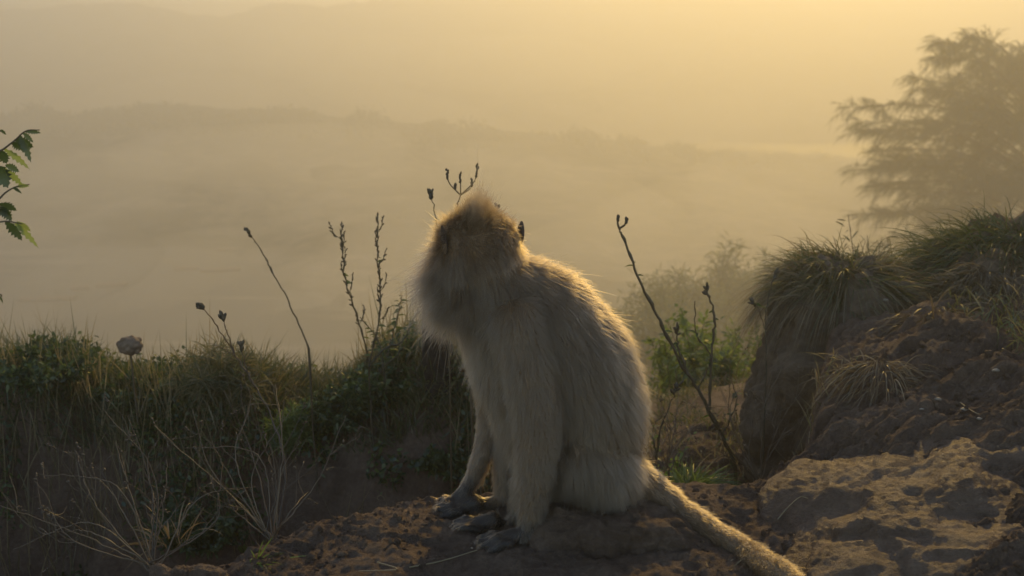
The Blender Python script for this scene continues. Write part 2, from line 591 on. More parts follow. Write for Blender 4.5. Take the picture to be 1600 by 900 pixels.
HILL = [(-900, 230), (0, 186), (90, 183), (200, 177), (310, 171), (400, 174), (500, 183), (600, 191), (700, 205), (850, 211), (960, 221), (1060, 236), (1150, 250), (1300, 262), (1600, 275), (2500, 300)]
MTN = [(-900, -20), (-200, 8), (0, 14), (60, 16), (130, 6), (200, 4), (240, 9), (300, 22), (340, 26), (380, 18), (430, 4), (470, 4), (500, 10), (540, 6), (600, -4), (700, -10), (850, -14), (1000, -12), (1200, -10), (1600, -6), (2500, 0)]
o, hill_crest = ridge('hill', HILL, 205, [(-900, 70), (100, 72), (520, 90), (760, 150), (2500, 165)], 90, LAKE_Z - 1.5, 61, 0.35)
tag(o, 'wooded promontory across the lake with a gently falling crest', 'hill', kind='structure')
o, _ = ridge('mountain', MTN, 390, [(-900, 110), (2500, 110)], 90, LAKE_Z - 2, 67, 1.2, nx=520)
tag(o, 'hazy mountain range behind the lake', 'mountain', kind='structure')
# scrub on the crest of the promontory: one far-off mass
mb = MB()
n = 2600
pxs = rng.uniform(-300, 1500, n)
cr = np.array([P(a, np.interp(a, [q for q, _ in HILL], [w for _, w in HILL]), 205) for a in pxs])
cl = fbm(np.stack([pxs / 38, 0 * pxs, 0 * pxs], 1), 71, 3)
hgt = np.clip(0.9 + 3.4 * cl, 0.15, 4.2) * rng.uniform(0.5, 1.1, n)
yo = rng.uniform(-20, 8, n)
cen = cr + np.stack([rng.normal(0, .5, n), yo, -np.abs(yo) ** 1.3 * 0.05 - 0.3], 1)
nn = 14
bb = np.repeat(cen, nn, 0) + np.stack([rng.normal(0, .8, n * nn), rng.normal(0, .8, n * nn), np.repeat(hgt, nn) * rng.uniform(0, 1, n * nn)], 1)
blades(mb, bb, rng.normal(size=(n * nn, 3)) + (0, 0, .4), rng.uniform(.4, .9, n * nn), .5, .2, 2)
tag(mb.build('hillside_wood', M['needle']), 'scrubby far-off trees along the promontory crest', 'wood', kind='stuff')

# ------------------------------------------------------------------ rocks and earth mounds
def rock_thing(name, c, radii, seed, label, cat, mat='rock', group=None, **kw):
    v, f = rock_verts((0, 0, 0), radii, seed, **kw)
    o = mesh_obj(name, v, f, M[mat])
    o.location = tuple(c)
    return tag(o, label, cat, group)


c = P(1478, 838, 1.80)
rock_thing('rock', c + (0.05, 0.0, -0.10), (.34, .36, .17), 3, 'broad weathered brown rock shelf beside the tail, lit along its top', 'rock', sub=7, big=.26, mid=.06, fine=.034, strata=.04, tilt=R(9), box=.35, rotz=R(-12))
c = P(1290, 772, 2.06)
rock_thing('rock', c + (0.0, 0.0, -0.04), (.085, .08, .055), 8, 'small rounded brown rock at the foot of the tall earth mound', 'rock', sub=6, big=.4, mid=.16, fine=.04, tilt=R(-6))
c = P(1400, 712, 2.24)
rock_thing('rock', c + (0.03, 0.0, -0.07), (.17, .12, .10), 12, 'low brown rock ledge with a dark overhang below the grassy bank', 'rock', sub=6, big=.35, mid=.15, fine=.04, strata=.08, tilt=R(5), box=.3)
c = P(1560, 650, 2.32)
rock_thing('rock', c + (0.0, 0.0, -0.07), (.20, .14, .10), 15, 'flat brown rock under the scattered white pebbles', 'rock', sub=6, big=.35, mid=.14, fine=.04, strata=.06, tilt=R(7), box=.3)
c = P(955, 850, 1.86)
rock_thing('rock', c + (0.0, 0.03, -0.05), (.155, .12, .115), 21, 'dark brown boulder that the pale monkey sits on', 'rock', 'dirt', sub=6, big=.25, mid=.12, fine=.03, box=.4)
c = P(262, 893, 1.68)
rock_thing('rock', c + (0.03, 0.0, -0.045), (.075, .06, .05), 24, 'pale lichen-grey stone at the edge of the dirt path', 'rock', 'rock', sub=6, big=.4, mid=.14, fine=.04)
c = P(770, 770, 1.99)
# tall earth mound and the bank to its right
c = P(1318, 600, 3.0)
MOUND = c + (0.01, 0.05, -0.04)
rock_thing('earth_mound', MOUND, (.235, .22, .41), 31, 'tall steep-sided earth mound capped by a drooping grass tussock', 'mound', 'bank', sub=6, big=.5, mid=.16, fine=.04, box=.05)
BANK = P(1600, 545, 3.0) + (0.10, 0.10, -0.12)
rock_thing('earth_bank', BANK, (.42, .42, .42), 37, 'broad dark earth bank under the green-topped grass tussock', 'bank', 'bank', sub=6, big=.35, mid=.13, fine=.03, box=.2)
c = P(1420, 440, 3.45)
LOWM = c + (0.0, 0.0, -0.16)
rock_thing('earth_mound', LOWM, (.17, .16, .22), 39, 'low earth mound between the tall mound and the broad bank', 'mound', 'bank', sub=6, big=.3, mid=.12, fine=.03)

# ------------------------------------------------------------------ MONKEY
# joints: photo pixel and distance; radii in metres
def chain_spheres(pts, step=0.35):
    """pts: list of (pos, r, (sx, sy, sz)) -> dense spheres along the chain"""
    out = []
    for (p0, r0, s0), (p1, r1, s1) in zip(pts[:-1], pts[1:]):
        L = np.linalg.norm(p1 - p0)
        n = max(2, int(L / (min(r0, r1) * step)) + 1)
        for k in range(n):
            t = k / n
            out.append((p0 + (p1 - p0) * t, r0 + (r1 - r0) * t, np.array(s0) * (1 - t) + np.array(s1) * t))
    out.append(pts[-1])
    return out


I1 = (1, 1, 1)
MY = 1.95
torso = [(P(926, 740, MY + .02), .088, (1.0, 1.15, .95)), (P(928, 680, MY + .01), .098, (1.0, 1.1, 1)), (P(916, 625, MY), .117, (1.0, 1.0, 1)),
         (P(888, 568, MY - .005), .127, (1.0, .93, 1)), (P(846, 512, MY - .01), .118, (1.0, .93, 1)), (P(798, 468, MY - .01), .090, (1.0, .95, 1)), (P(762, 420, MY - .01), .064, I1)]
head = [(P(758, 388, MY - .01), .066, (1, 1.0, 1)), (P(738, 388, MY + .0), .064, (1, 1.05, 1.0)), (P(728, 392, MY + .03), .052, I1), (P(716, 398, MY + .068), .036, (1, 1, .85)), (P(706, 402, MY + .10), .026, (1, 1, .85))]
cheek = [(P(708, 398, MY + .0), .039, I1), (P(712, 430, MY + .0), .041, I1), (P(738, 455, MY - .01), .052, I1)]
chest = [(P(800, 470, MY), .09, I1), (P(775, 500, MY), .07, (1, 1.15, 1)), (P(800, 560, MY), .08, (1, 1.15, 1)), (P(840, 640, MY), .085, (1, 1.15, 1)), (P(870, 720, MY), .075, (1, 1.2, 1))]
arm_n = [(P(812, 505, MY - .075), .052, I1), (P(828, 570, MY - .09), .050, I1), (P(838, 640, MY - .10), .047, I1), (P(840, 690, MY - .105), .042, I1), (P(836, 745, MY - .11), .036, I1), (P(830, 800, MY - .115), .027, I1), (P(822, 835, MY - .125), .019, I1)]
arm_f = [(P(770, 545, MY + .085), .045, I1), (P(772, 600, MY + .09), .038, I1), (P(768, 650, MY + .09), .026, I1), (P(759, 695, MY + .075), .023, I1), (P(742, 742, MY + .05), .019, I1), (P(728, 768, MY + .035), .0165, I1)]
leg_n = [(P(938, 730, MY - .035), .074, I1), (P(900, 715, MY - .060), .058, I1), (P(862, 700, MY - .05), .045, I1), (P(836, 700, MY - .03), .036, I1), (P(824, 745, MY - .03), .030, I1), (P(812, 800, MY - .03), .022, I1), (P(795, 822, MY - .04), .018, I1), (P(770, 826, MY - .05), .015, I1)]
leg_f = [(P(925, 735, MY + .06), .072, I1), (P(860, 710, MY + .075), .055, I1), (P(800, 690, MY + .065), .038, I1), (P(792, 735, MY + .055), .027, I1), (P(786, 780, MY + .045), .020, I1), (P(765, 788, MY + .03), .018, I1), (P(742, 794, MY + .02), .014, I1)]
zt = lambda x, y: hz(x, y) + 0.018
def TP(px, py, Y):
    return P(px, py, Y)
tail = [(P(978, 738, MY + .02), .040, I1), (P(1008, 757, MY + .01), .036, I1), (P(1058, 798, MY - .03), .030, I1), (P(1112, 834, MY - .085), .028, I1), (P(1165, 863, MY - .15), .0265, I1)] + [
    (on_ground(px_, py_, .021, 1.2), r_, I1) for px_, py_, r_ in ((1215, 893, .025), (1250, 926, .023), (1262, 965, .020), (1248, 1020, .016), (1200, 1080, .010))]


def hand(wrist, palm_dir, across, size, curl, ground_drop):
    """palm + four fingers + thumb as chains"""
    d = norm(np.array(palm_dir)); a = norm(np.array(across)); out = []
    palm_end = wrist + d * size * .42 + np.array((0, 0, -ground_drop * .55))
    out.append([(wrist, .0155, I1), (palm_end, .0125, (1, 1, .8))])
    for j, (o, l) in enumerate(((-1.5, .75), (-.5, .95), (.5, 1.0), (1.5, .85))):
        r0 = wrist + d * size * .34 + a * o * size * .115 + np.array((0, 0, -ground_drop * .5))
        k1 = r0 + (d + a * o * .10) * size * .24 * l + np.array((0, 0, .004))
        k2 = k1 + (d + a * o * .10) * size * .17 * l + np.array((0, 0, -ground_drop * .28))
        k3 = k2 + (d + a * o * .08) * size * .12 * l + np.array((0, 0, -ground_drop * .30))
        out.append([(r0, .0085, I1), (k1, .0074, I1), (k2, .0064, I1), (k3, .0052, I1)])
    t0 = wrist + d * size * .12 + a * size * .13 + np.array((0, 0, -ground_drop * .3))
    t1 = t0 + (d * .5 + a * .8) * size * .16 + np.array((0, 0, -ground_drop * .3))
    t2 = t1 + (d * .9 + a * .3) * size * .12 + np.array((0, 0, -ground_drop * .25))
    out.append([(t0, .008, I1), (t1, .007, I1), (t2, .0055, I1)])
    for ch in out:                                                  # rest on the soil, never under it
        for p_, r_, _s in ch:
            p_[2] = max(p_[2], hz(p_[0], p_[1]) + r_ * .85)
    for ch in out[1:5]:                                             # knuckles stay arched
        ch[1][0][2] += .005
    return out


hand_n = hand(arm_n[-1][0], (-.85, -.15, -.35), (-.2, 1, 0), .098, .5, .020)
hand_f = hand(arm_f[-1][0], (-.62, -.12, -.75), (.35, -.9, 0), .088, .5, .022)
foot_n = hand(leg_n[-1][0], (-.95, -.25, -.15), (-.2, 1, 0), .082, .5, .012)
foot_f = hand(leg_f[-1][0], (-.95, -.1, -.25), (-.1, 1, 0), .082, .5, .012)
CH = {'torso': torso, 'head': head, 'cheek': cheek, 'chest': chest, 'arm_n': arm_n, 'arm_f': arm_f, 'leg_n': leg_n, 'leg_f': leg_f, 'tail': tail}
HANDS = hand_n + hand_f + foot_n + foot_f
SHRINK = {'torso': .018, 'head': .006, 'cheek': .010, 'chest': .012, 'arm_n': .006, 'arm_f': .004, 'leg_n': .008, 'leg_f': .006, 'tail': .005}
sv_, sf_ = _ICO[3]
mbm = MB()
for nm, ch in CH.items():
    ch2 = [(p, max(.004, r - SHRINK[nm]), s) for p, r, s in ch]
    for p, r, s in chain_spheres(ch2):
        mbm.add(sv_ * r * np.array(s) + p, sf_)
for ch in HANDS:
    for p, r, s in chain_spheres(ch):
        mbm.add(sv_ * r * np.array(s) + p, sf_)
tmp = mbm.build('monkey_tmp', M['skin'])
md = tmp.modifiers.new('r', 'REMESH'); md.mode = 'VOXEL'; md.voxel_size = 0.0032
ms = tmp.modifiers.new('s', 'SMOOTH'); ms.factor = .5; ms.iterations = 4
dg = bpy.context.evaluated_depsgraph_get()
bme = bpy.data.meshes.new_from_object(tmp.evaluated_get(dg))
bpy.data.objects.remove(tmp)
base_m = P(940, 800, 1.95)
monkey = thing('macaque', base_m, 'pale grey-brown long-tailed monkey sitting on the rock with its head turned away', 'monkey')
bme.name = 'body'
bme.materials.clear(); bme.materials.append(M['bodyskin'])
body = bpy.data.objects.new('body', bme)
col.objects.link(body); body.parent = monkey; body.matrix_parent_inverse = monkey.matrix_basis.inverted()
bme.polygons.foreach_set('use_smooth', np.ones(len(bme.polygons), bool))
# ears, eyes
def ear(pos, facing, up, size):
    """cupped ear shell"""
    f_ = norm(np.array(facing, float)); u_ = norm(np.array(up, float)); w_ = np.cross(f_, u_)
    n1, n2 = 9, 18
    v, f = [], []
    for side_ in (1, -1):
        for i_ in range(n1):
            r_ = i_ / (n1 - 1)
            for k_ in range(n2):
                th = 2 * math.pi * k_ / n2
                ex = math.cos(th) * r_ * .62
                ey = math.sin(th) * r_ * (1.0 + .22 * max(0, math.sin(th)))
                dep = .28 * r_ ** 2 - .05 * math.exp(-((r_ - .8) / .1) ** 2) + (0.05 if side_ < 0 else 0) * (1 - r_ ** 3)
                v.append(pos + size * (w_ * ex + u_ * ey + f_ * (dep - .1)))
        o0 = 0 if side_ > 0 else n1 * n2
        for i_ in range(n1 - 1):
            for k_ in range(n2):
                f.append((o0 + i_ * n2 + k_, o0 + i_ * n2 + (k_ + 1) % n2, o0 + (i_ + 1) * n2 + (k_ + 1) % n2, o0 + (i_ + 1) * n2 + k_))
    return np.array(v), np.array(f)


EAR_R = P(811, 366, MY + .0); EAR_L = P(697, 378, MY - .040)
v, f = ear(EAR_R, (.75, .45, .1), (.1, -.1, 1), .019); mesh_obj('ear', v, f, M['darkskin'], monkey)
v, f = ear(EAR_L, (-.85, -.35, .1), (-.08, -.1, 1), .024); mesh_obj('ear', v, f, M['skin'], monkey)
for dx_, dz_ in ((-.018, .012), (.022, .016)):
    v, f = _ICO[2]
    mesh_obj('eye', v * .0075 + P(714, 392, MY + .085) + (dx_, .0, dz_), f, M['darkskin'], monkey)

# ---- fur as hair curves
nv = len(bme.vertices)
bv = np.zeros(nv * 3); bme.vertices.foreach_get('co', bv); bv = bv.reshape(-1, 3)
bme.calc_loop_triangles()
tri = np.zeros(len(bme.loop_triangles) * 3, np.int32); bme.loop_triangles.foreach_get('vertices', tri); tri = tri.reshape(-1, 3)
dh = np.full(nv, 9.0)
for ch in HANDS:
    for (p0, r0, _a), (p1, r1_, _b) in zip(ch[:-1], ch[1:]):
        d_ = p1 - p0
        tt_ = np.clip(((bv - p0) @ d_) / (d_ @ d_), 0, 1)
        dh = np.minimum(dh, np.linalg.norm(bv - p0 - tt_[:, None] * d_, axis=1) - r0)
ba = bme.attributes.get('tint') or bme.attributes.new('tint', 'FLOAT', 'POINT')
ba.data.foreach_set('value', sst(.022, .004, dh).astype(np.float32))
A, B_, C_ = bv[tri[:, 0]], bv[tri[:, 1]], bv[tri[:, 2]]
cr_ = np.cross(B_ - A, C_ - A); ar = np.linalg.norm(cr_, axis=1) * .5; fn = cr_ / (2 * ar[:, None] + 1e-12)
NH = 200000
pick = rng.choice(len(tri), NH, p=ar / ar.sum())
r1, r2 = np.sqrt(rng.random(NH)), rng.random(NH)
hp = A[pick] * (1 - r1)[:, None] + B_[pick] * (r1 * (1 - r2))[:, None] + C_[pick] * (r1 * r2)[:, None]
hn = fn[pick]
# region by nearest chain surface; flow along the chain
best = np.full(NH, 1e9); reg = np.zeros(NH, int); flow = np.zeros((NH, 3)); tpar = np.zeros(NH)
names = list(CH) + ['hand'] * 1
def feed(ch, ri):
    global best
    m_ = len(ch) - 1
    for s_ in range(m_):
        p0, r0, _ = ch[s_]; p1, r1_, _ = ch[s_ + 1]
        d_ = p1 - p0; L2 = d_ @ d_
        t = np.clip(((hp - p0) @ d_) / L2, 0, 1)
        q = p0 + t[:, None] * d_
        dist = np.linalg.norm(hp - q, axis=1) - (r0 + (r1_ - r0) * t)
        w = dist < best
        best = np.where(w, dist, best); reg[w] = ri; flow[w] = norm(d_); tpar[w] = (s_ + t[w]) / m_
for ri, (nm, ch) in enumerate(CH.items()):
    feed(ch, ri)
for ch in HANDS:
    feed([(p, r, s) for p, r, s in ch], len(CH))
R_ = {nm: i_ for i_, nm in enumerate(CH)}
ishead = (reg == R_['head']) | (reg == R_['cheek'])
ishand = reg == len(CH)
flow[(reg == R_['torso'])] *= -1                                     # torso chain runs rump -> neck; hair runs down the back
down = np.array((0, 0, -1.0))
flow[reg == R_['torso']] += down * .3
flow[reg == R_['chest']] = np.array((.25, 0, -1.0))
haunch = ((reg == R_['leg_n']) | (reg == R_['leg_f'])) & (tpar < .4)
flow[haunch] = np.array((.12, -.05, -1.0))
HC = P(745, 392, MY + .0)                                           # head centre
rel = hp - HC
face_dir = norm(np.array((-.35, .9, .12)))
# head: hair runs back from the face, up to a crest on the crown, outwards on the cheeks
hf_ = -face_dir * .55 + norm(rel) * .55 + np.array((0, 0, .1))
low = sst(.02, -.04, rel[:, 2])
leftc = sst(.0, -.05, rel[:, 0])
hf_ = hf_ + (low * leftc)[:, None] * np.array((-.8, -.1, -.35))
hf_ = hf_ + (sst(.035, -.03, rel[:, 2]) * sst(-.015, .03, -rel[:, 1] + .4 * rel[:, 0]))[:, None] * np.array((.25, -.25, -1.1))
flow[ishead] = hf_[ishead]
ln = np.select([reg == R_['torso'], ishead, reg == R_['chest'], reg == R_['arm_n'], reg == R_['arm_f'], reg == R_['leg_n'], reg == R_['leg_f'], reg == R_['tail'], ishand],
               [.032, .022, .030, .022, .018, .034, .024, .016, .010], .02)
# nape and shoulders longer, lower arms shorter
ln = np.where(reg == R_['torso'], ln * (1 + .25 * sst(.7, .95, tpar)) * (1 - .25 * sst(.25, .0, tpar)), ln)
isarm = (reg == R_['arm_n']) | (reg == R_['arm_f'])
ln = np.where(isarm, ln * (1.15 - .65 * tpar), ln)
ln = np.where((reg == R_['leg_n']) | (reg == R_['leg_f']), ln * (1.1 - .65 * tpar), ln)
crown = np.exp(-(((rel[:, 0] + .002) / .020) ** 2)) * sst(.026, .046, rel[:, 2]) * ishead
ln = ln + .030 * crown
ln = np.where(ishead, ln + .012 * low + .024 * low * leftc + .012 * leftc, ln)
nape = np.exp(-(np.linalg.norm(hp - P(850, 408, MY - .02), axis=1) / .035) ** 2)
ln = ln + .012 * nape
# stand-off from the skin
lift = np.select([reg == R_['torso'], ishead, reg == R_['chest'], isarm, reg == R_['tail'], ishand], [.38, .75, .42, .35, .42, .15], .36)
lift = lift + .5 * crown + .55 * low * leftc * ishead + .5 * nape
tang = flow - (flow * hn).sum(1, keepdims=True) * hn
cl1 = np.stack([fbm(hp * 60, 81 + j_, 2) for j_ in range(3)], 1)
cl2 = np.stack([fbm(hp * 160, 91 + j_, 2) for j_ in range(3)], 1)
hd = norm(norm(tang + 1e-6) + hn * lift[:, None] + cl1 * .27 + cl2 * .20 + rng.normal(0, .13, (NH, 3)))
# the crest stands straight up
hd = norm(hd * (1 - crown * .7)[:, None] + np.array((.02, 0, 1.0)) * (crown * .8)[:, None])
ln = ln * rng.uniform(.6, 1.15, NH) * (1 + .25 * cl1[:, 0])
ln = ln * np.where(rng.random(NH) < .035, rng.uniform(1.3, 1.8, NH), 1.0)    # stray guard hairs
# facial skin and eyes stay bare, so do palms near the ground
ff = (norm(rel) @ face_dir)
ln = np.where(ishead & (ff > .72) & (rel[:, 2] < .03), ln * .12, ln)
ld = np.minimum(np.linalg.norm(hp - EAR_L, axis=1), np.linalg.norm(hp - EAR_R, axis=1))
ln = np.where(ld < .022, ln * .35, ln)
K = 6
s_ = np.linspace(0, 1, K)
curl = rng.normal(0, .10, (NH, 3)) + cl2 * .25
grav = np.where(ishead | (reg == R_['tail']), .12, .30) * (1 - .8 * crown)
pts = (hp - hn * .001)[:, None] + hd[:, None] * (ln[:, None] * s_[None])[..., None] + curl[:, None] * (ln[:, None] * (s_ ** 2)[None])[..., None]
pts[..., 2] -= grav[:, None] * ln[:, None] * (s_ ** 2)[None]
back = norm(np.array((.8, -.25, .55)))
dors = sst(-.2, .7, hn @ back)
pale = np.where(ishead, np.clip(.35 + .15 * low, 0, 1), np.where(reg == R_['torso'], (.50 - .22 * dors) * (.85 + .15 * sst(.0, .35, tpar)), np.where(reg == R_['chest'], .5, np.where(reg == R_['tail'], .4, np.where(isarm, .40 - .20 * tpar, np.where(ishand, .05, .46))))))
pale = np.where(ishead, .44 - .14 * sst(-.03, .03, rel[:, 2]), pale)
pale = np.clip(pale + .14 * fbm(hp * 22, 99, 3) + rng.normal(0, .08, NH), 0, 1)
hc = bpy.data.hair_curves.new('fur')
hc.add_curves([K] * NH)
hc.attributes['position'].data.foreach_set('vector', pts.astype(np.float32).ravel())
ra = hc.attributes.get('radius') or hc.attributes.new('radius', 'FLOAT', 'POINT')
rad = np.interp(s_, [0, .5, 1], [.0003, .00026, .00007])[None] * np.where(ishand, .8, 1.0)[:, None]
ra.data.foreach_set('value', np.broadcast_to(rad, (NH, K)).astype(np.float32).ravel())
ta = hc.attributes.new('tint', 'FLOAT', 'CURVE')
ta.data.foreach_set('value', pale.astype(np.float32))
m, nt, out = new_mat('monkey_fur')
at = nt.nodes.new('ShaderNodeAttribute'); at.attribute_name = 'tint'
cc = ramp(nt, at.outputs['Fac'], [(0.0, (0.075, 0.05, 0.029)), (0.4, (0.115, 0.082, 0.050)), (0.8, (0.175, 0.13, 0.083)), (1.0, (0.27, 0.205, 0.135))])
hb = nt.nodes.new('ShaderNodeBsdfHairPrincipled')
hb.parametrization = 'COLOR'
hb.inputs['Roughness'].default_value = 0.38
hb.inputs['Radial Roughness'].default_value = 0.55
nt.links.new(cc, hb.inputs['Color'])
nt.links.new(hb.outputs[0], out.inputs[0])
hc.materials.append(m)
fur = bpy.data.objects.new('fur', hc)
col.objects.link(fur); fur.parent = monkey; fur.matrix_parent_inverse = monkey.matrix_basis.inverted()
scene.cycles_curves.shape = 'RIBBONS'
scene.cycles_curves.subdivisions = 2


# ------------------------------------------------------------------ grass and ground cover (uncountable)
def ground_pts(n, xr, yr):
    x = rng.uniform(*xr, n); y = rng.uniform(*yr, n)
    return np.stack([x, y, H(x, y)], 1)


def cover(n, xr, yr, dens_seed, keep):
    p = ground_pts(n, xr, yr)
    d = fbm(p * np.array((3.2, 3.2, 0)), dens_seed, 3)
    ok = (d > keep(p)) if callable(keep) else d > keep
    return p[ok], d[ok]


mb = MB()
# turf on the left bank, its brow hanging over the ditch
p, d = cover(52000, (-2.3, .12), (2.72, 3.75), 101, -0.8)
ok = p[:, 2] > np.where(p[:, 1] < 3.2, -.31 + .07 * fbm(p * np.array((4, 4, 0)), 111, 2), -9)
p, d = p[ok], d[ok]
n = len(p)
front = sst(3.15, 2.8, p[:, 1])
tuft = fbm(p * np.array((9, 9, 0)), 103, 2)
dirs = np.stack([rng.normal(0, .45, n), rng.normal(0, .4, n) - .9 * front, np.ones(n) * (1 - .4 * front)], 1) + np.stack([fbm(p * 5, 105, 2), fbm(p * 5, 107, 2), 0 * d], 1) * .6
L = (.04 + .13 * np.clip(tuft + .3, 0, 1)) * rng.uniform(.45, 1.5, n)
blades(mb, p - (0, 0, .004), dirs, L, rng.uniform(.0022, .0046, n), rng.uniform(.1, .75, n) + .5 * front, 4, np.clip(.42 + .35 * fbm(p * np.array((2.2, 2.2, 0)), 109, 2) + rng.normal(0, .2, n), 0, 1))
# tall thin bents standing above the turf
p, d = cover(3600, (-2.2, .05), (2.98, 3.5), 113, -0.02)
n = len(p)
blades(mb, p, np.stack([rng.normal(0, .2, n), rng.normal(0, .2, n), np.ones(n)], 1), np.minimum(rng.gamma(5, .034, n) + .03, .27), rng.uniform(.0020, .0042, n), rng.uniform(0, .3, n), 6, np.clip(rng.normal(.78, .15, n), 0, 1))
tag(mb.build('bank_grass', M['grass']), 'tangled green and straw grass along the far bank', 'grass', kind='stuff')

mb = MB()
p, d = cover(15000, (-2.2, .1), (2.66, 3.6), 121, .0)
p = p[p[:, 2] > -.56]; n = len(p)
b3 = np.repeat(p, 4, 0) + rng.normal(0, .012, (n * 4, 3)) + np.stack([np.zeros(n * 4), np.zeros(n * 4), rng.uniform(.01, .07, n * 4)], 1)
blades(mb, b3, rng.normal(0, 1, (n * 4, 3)) + (0, -.3, .35), rng.uniform(.010, .026, n * 4), rng.uniform(.007, .015, n * 4), .3, 3, taper=.5)
tag(mb.build('ground_cover', M['leaf']), 'small dark leafy ground cover on the grassy bank', 'ground cover', kind='stuff')

# dry and green grass in the gully right of the monkey
mb = MB()
p, d = cover(16000, (.12, 1.9), (2.35, 5.2), 131, 0.02)
n = len(p)
blades(mb, p, np.stack([rng.normal(0, .5, n), rng.normal(0, .5, n), np.ones(n)], 1), rng.uniform(.03, .12, n), rng.uniform(.002, .004, n), rng.uniform(.2, .9, n), 4, np.clip(.6 + .35 * fbm(p * np.array((2, 2, 0)), 133, 2) + rng.normal(0, .15, n), 0, 1))
tag(mb.build('gully_grass', M['grass']), 'sparse dry grass in the gully behind the tail', 'grass', kind='stuff')

# crumbs of soil and grit on the path
mb = MB()
n = 5200
x = rng.uniform(-.6, 1.05, n); y = rng.uniform(1.42, 2.5, n)
keep = (y < np.interp(x, EDGE[:, 0], EDGE[:, 1]) + .05) & (fbm(np.stack([x * 5, y * 5, 0 * x], 1), 141, 3) > -.15)
x, y = x[keep], y[keep]; n = len(x)
v0, f0 = _ICO[2]
sz = rng.gamma(1.6, .0012, n) + .001
pos = np.stack([x, y, H(x, y) + sz * .25], 1)
vv = pos[:, None] + (v0[None] * rng.uniform(.6, 1.3, (n, len(v0), 1)) * rng.uniform(.6, 1.2, (n, 1, 3))) * sz[:, None, None]
ff_ = (f0[None] + (np.arange(n) * len(v0))[:, None, None]).reshape(-1, 3)
mb.add(vv.reshape(-1, 3), ff_)
tag(mb.build('soil_crumbs', M['dirt'], smooth=False), 'loose crumbs of brown soil on the path', 'soil', kind='stuff')


# ------------------------------------------------------------------ single plants
deps = bpy.context.evaluated_depsgraph_get()
def ray_hit(px_, py_):
    d_ = P(px_, py_, 2.0) - CAM
    ok_, loc_, nor_, idx_, ob_, mt_ = scene.ray_cast(deps, Vector(CAM + norm(d_) * 1.0), Vector(norm(d_)))
    return np.array(loc_) if ok_ else on_ground(px_, py_)

def droop_to_ground(pt):
    q = np.array(pt, float)
    q[2] = hz(q[0], q[1]) - .01
    return q


def spikelets(mb, path, n, length, rad, spread=.5, start=0.0, end=1.0, tint=.3):
    idx = np.linspace(start, end, n) * (len(path) - 1)
    p = np.array([[np.interp(i_, np.arange(len(path)), path[:, k_]) for k_ in range(3)] for i_ in idx])
    t = norm(np.gradient(path, axis=0))[np.clip(idx.astype(int), 0, len(path) - 1)]
    ax = norm(t + rng.normal(0, spread, (n, 3)))
    L = length * rng.uniform(.6, 1.2, n)
    ellipsoids(mb, p + ax * (L * .5)[:, None], ax, L, rad * rng.uniform(.7, 1.3, n), np.clip(rng.normal(tint, .15, n), 0, 1))


def leaves_along(mb, path, n, length, width, start=.1, end=.9, up=.3, droop=.5, tint=.5):
    idx = rng.uniform(start, end, n) * (len(path) - 1)
    p = np.array([[np.interp(i_, np.arange(len(path)), path[:, k_]) for k_ in range(3)] for i_ in idx])
    d = rng.normal(0, 1, (n, 3)); d[:, 2] = np.abs(d[:, 2]) * .3 + up
    blades(mb, p, d, length * rng.uniform(.5, 1.2, n), width * rng.uniform(.6, 1.2, n), droop, 4, np.clip(rng.normal(tint, .2, n), 0, 1), taper=.5)


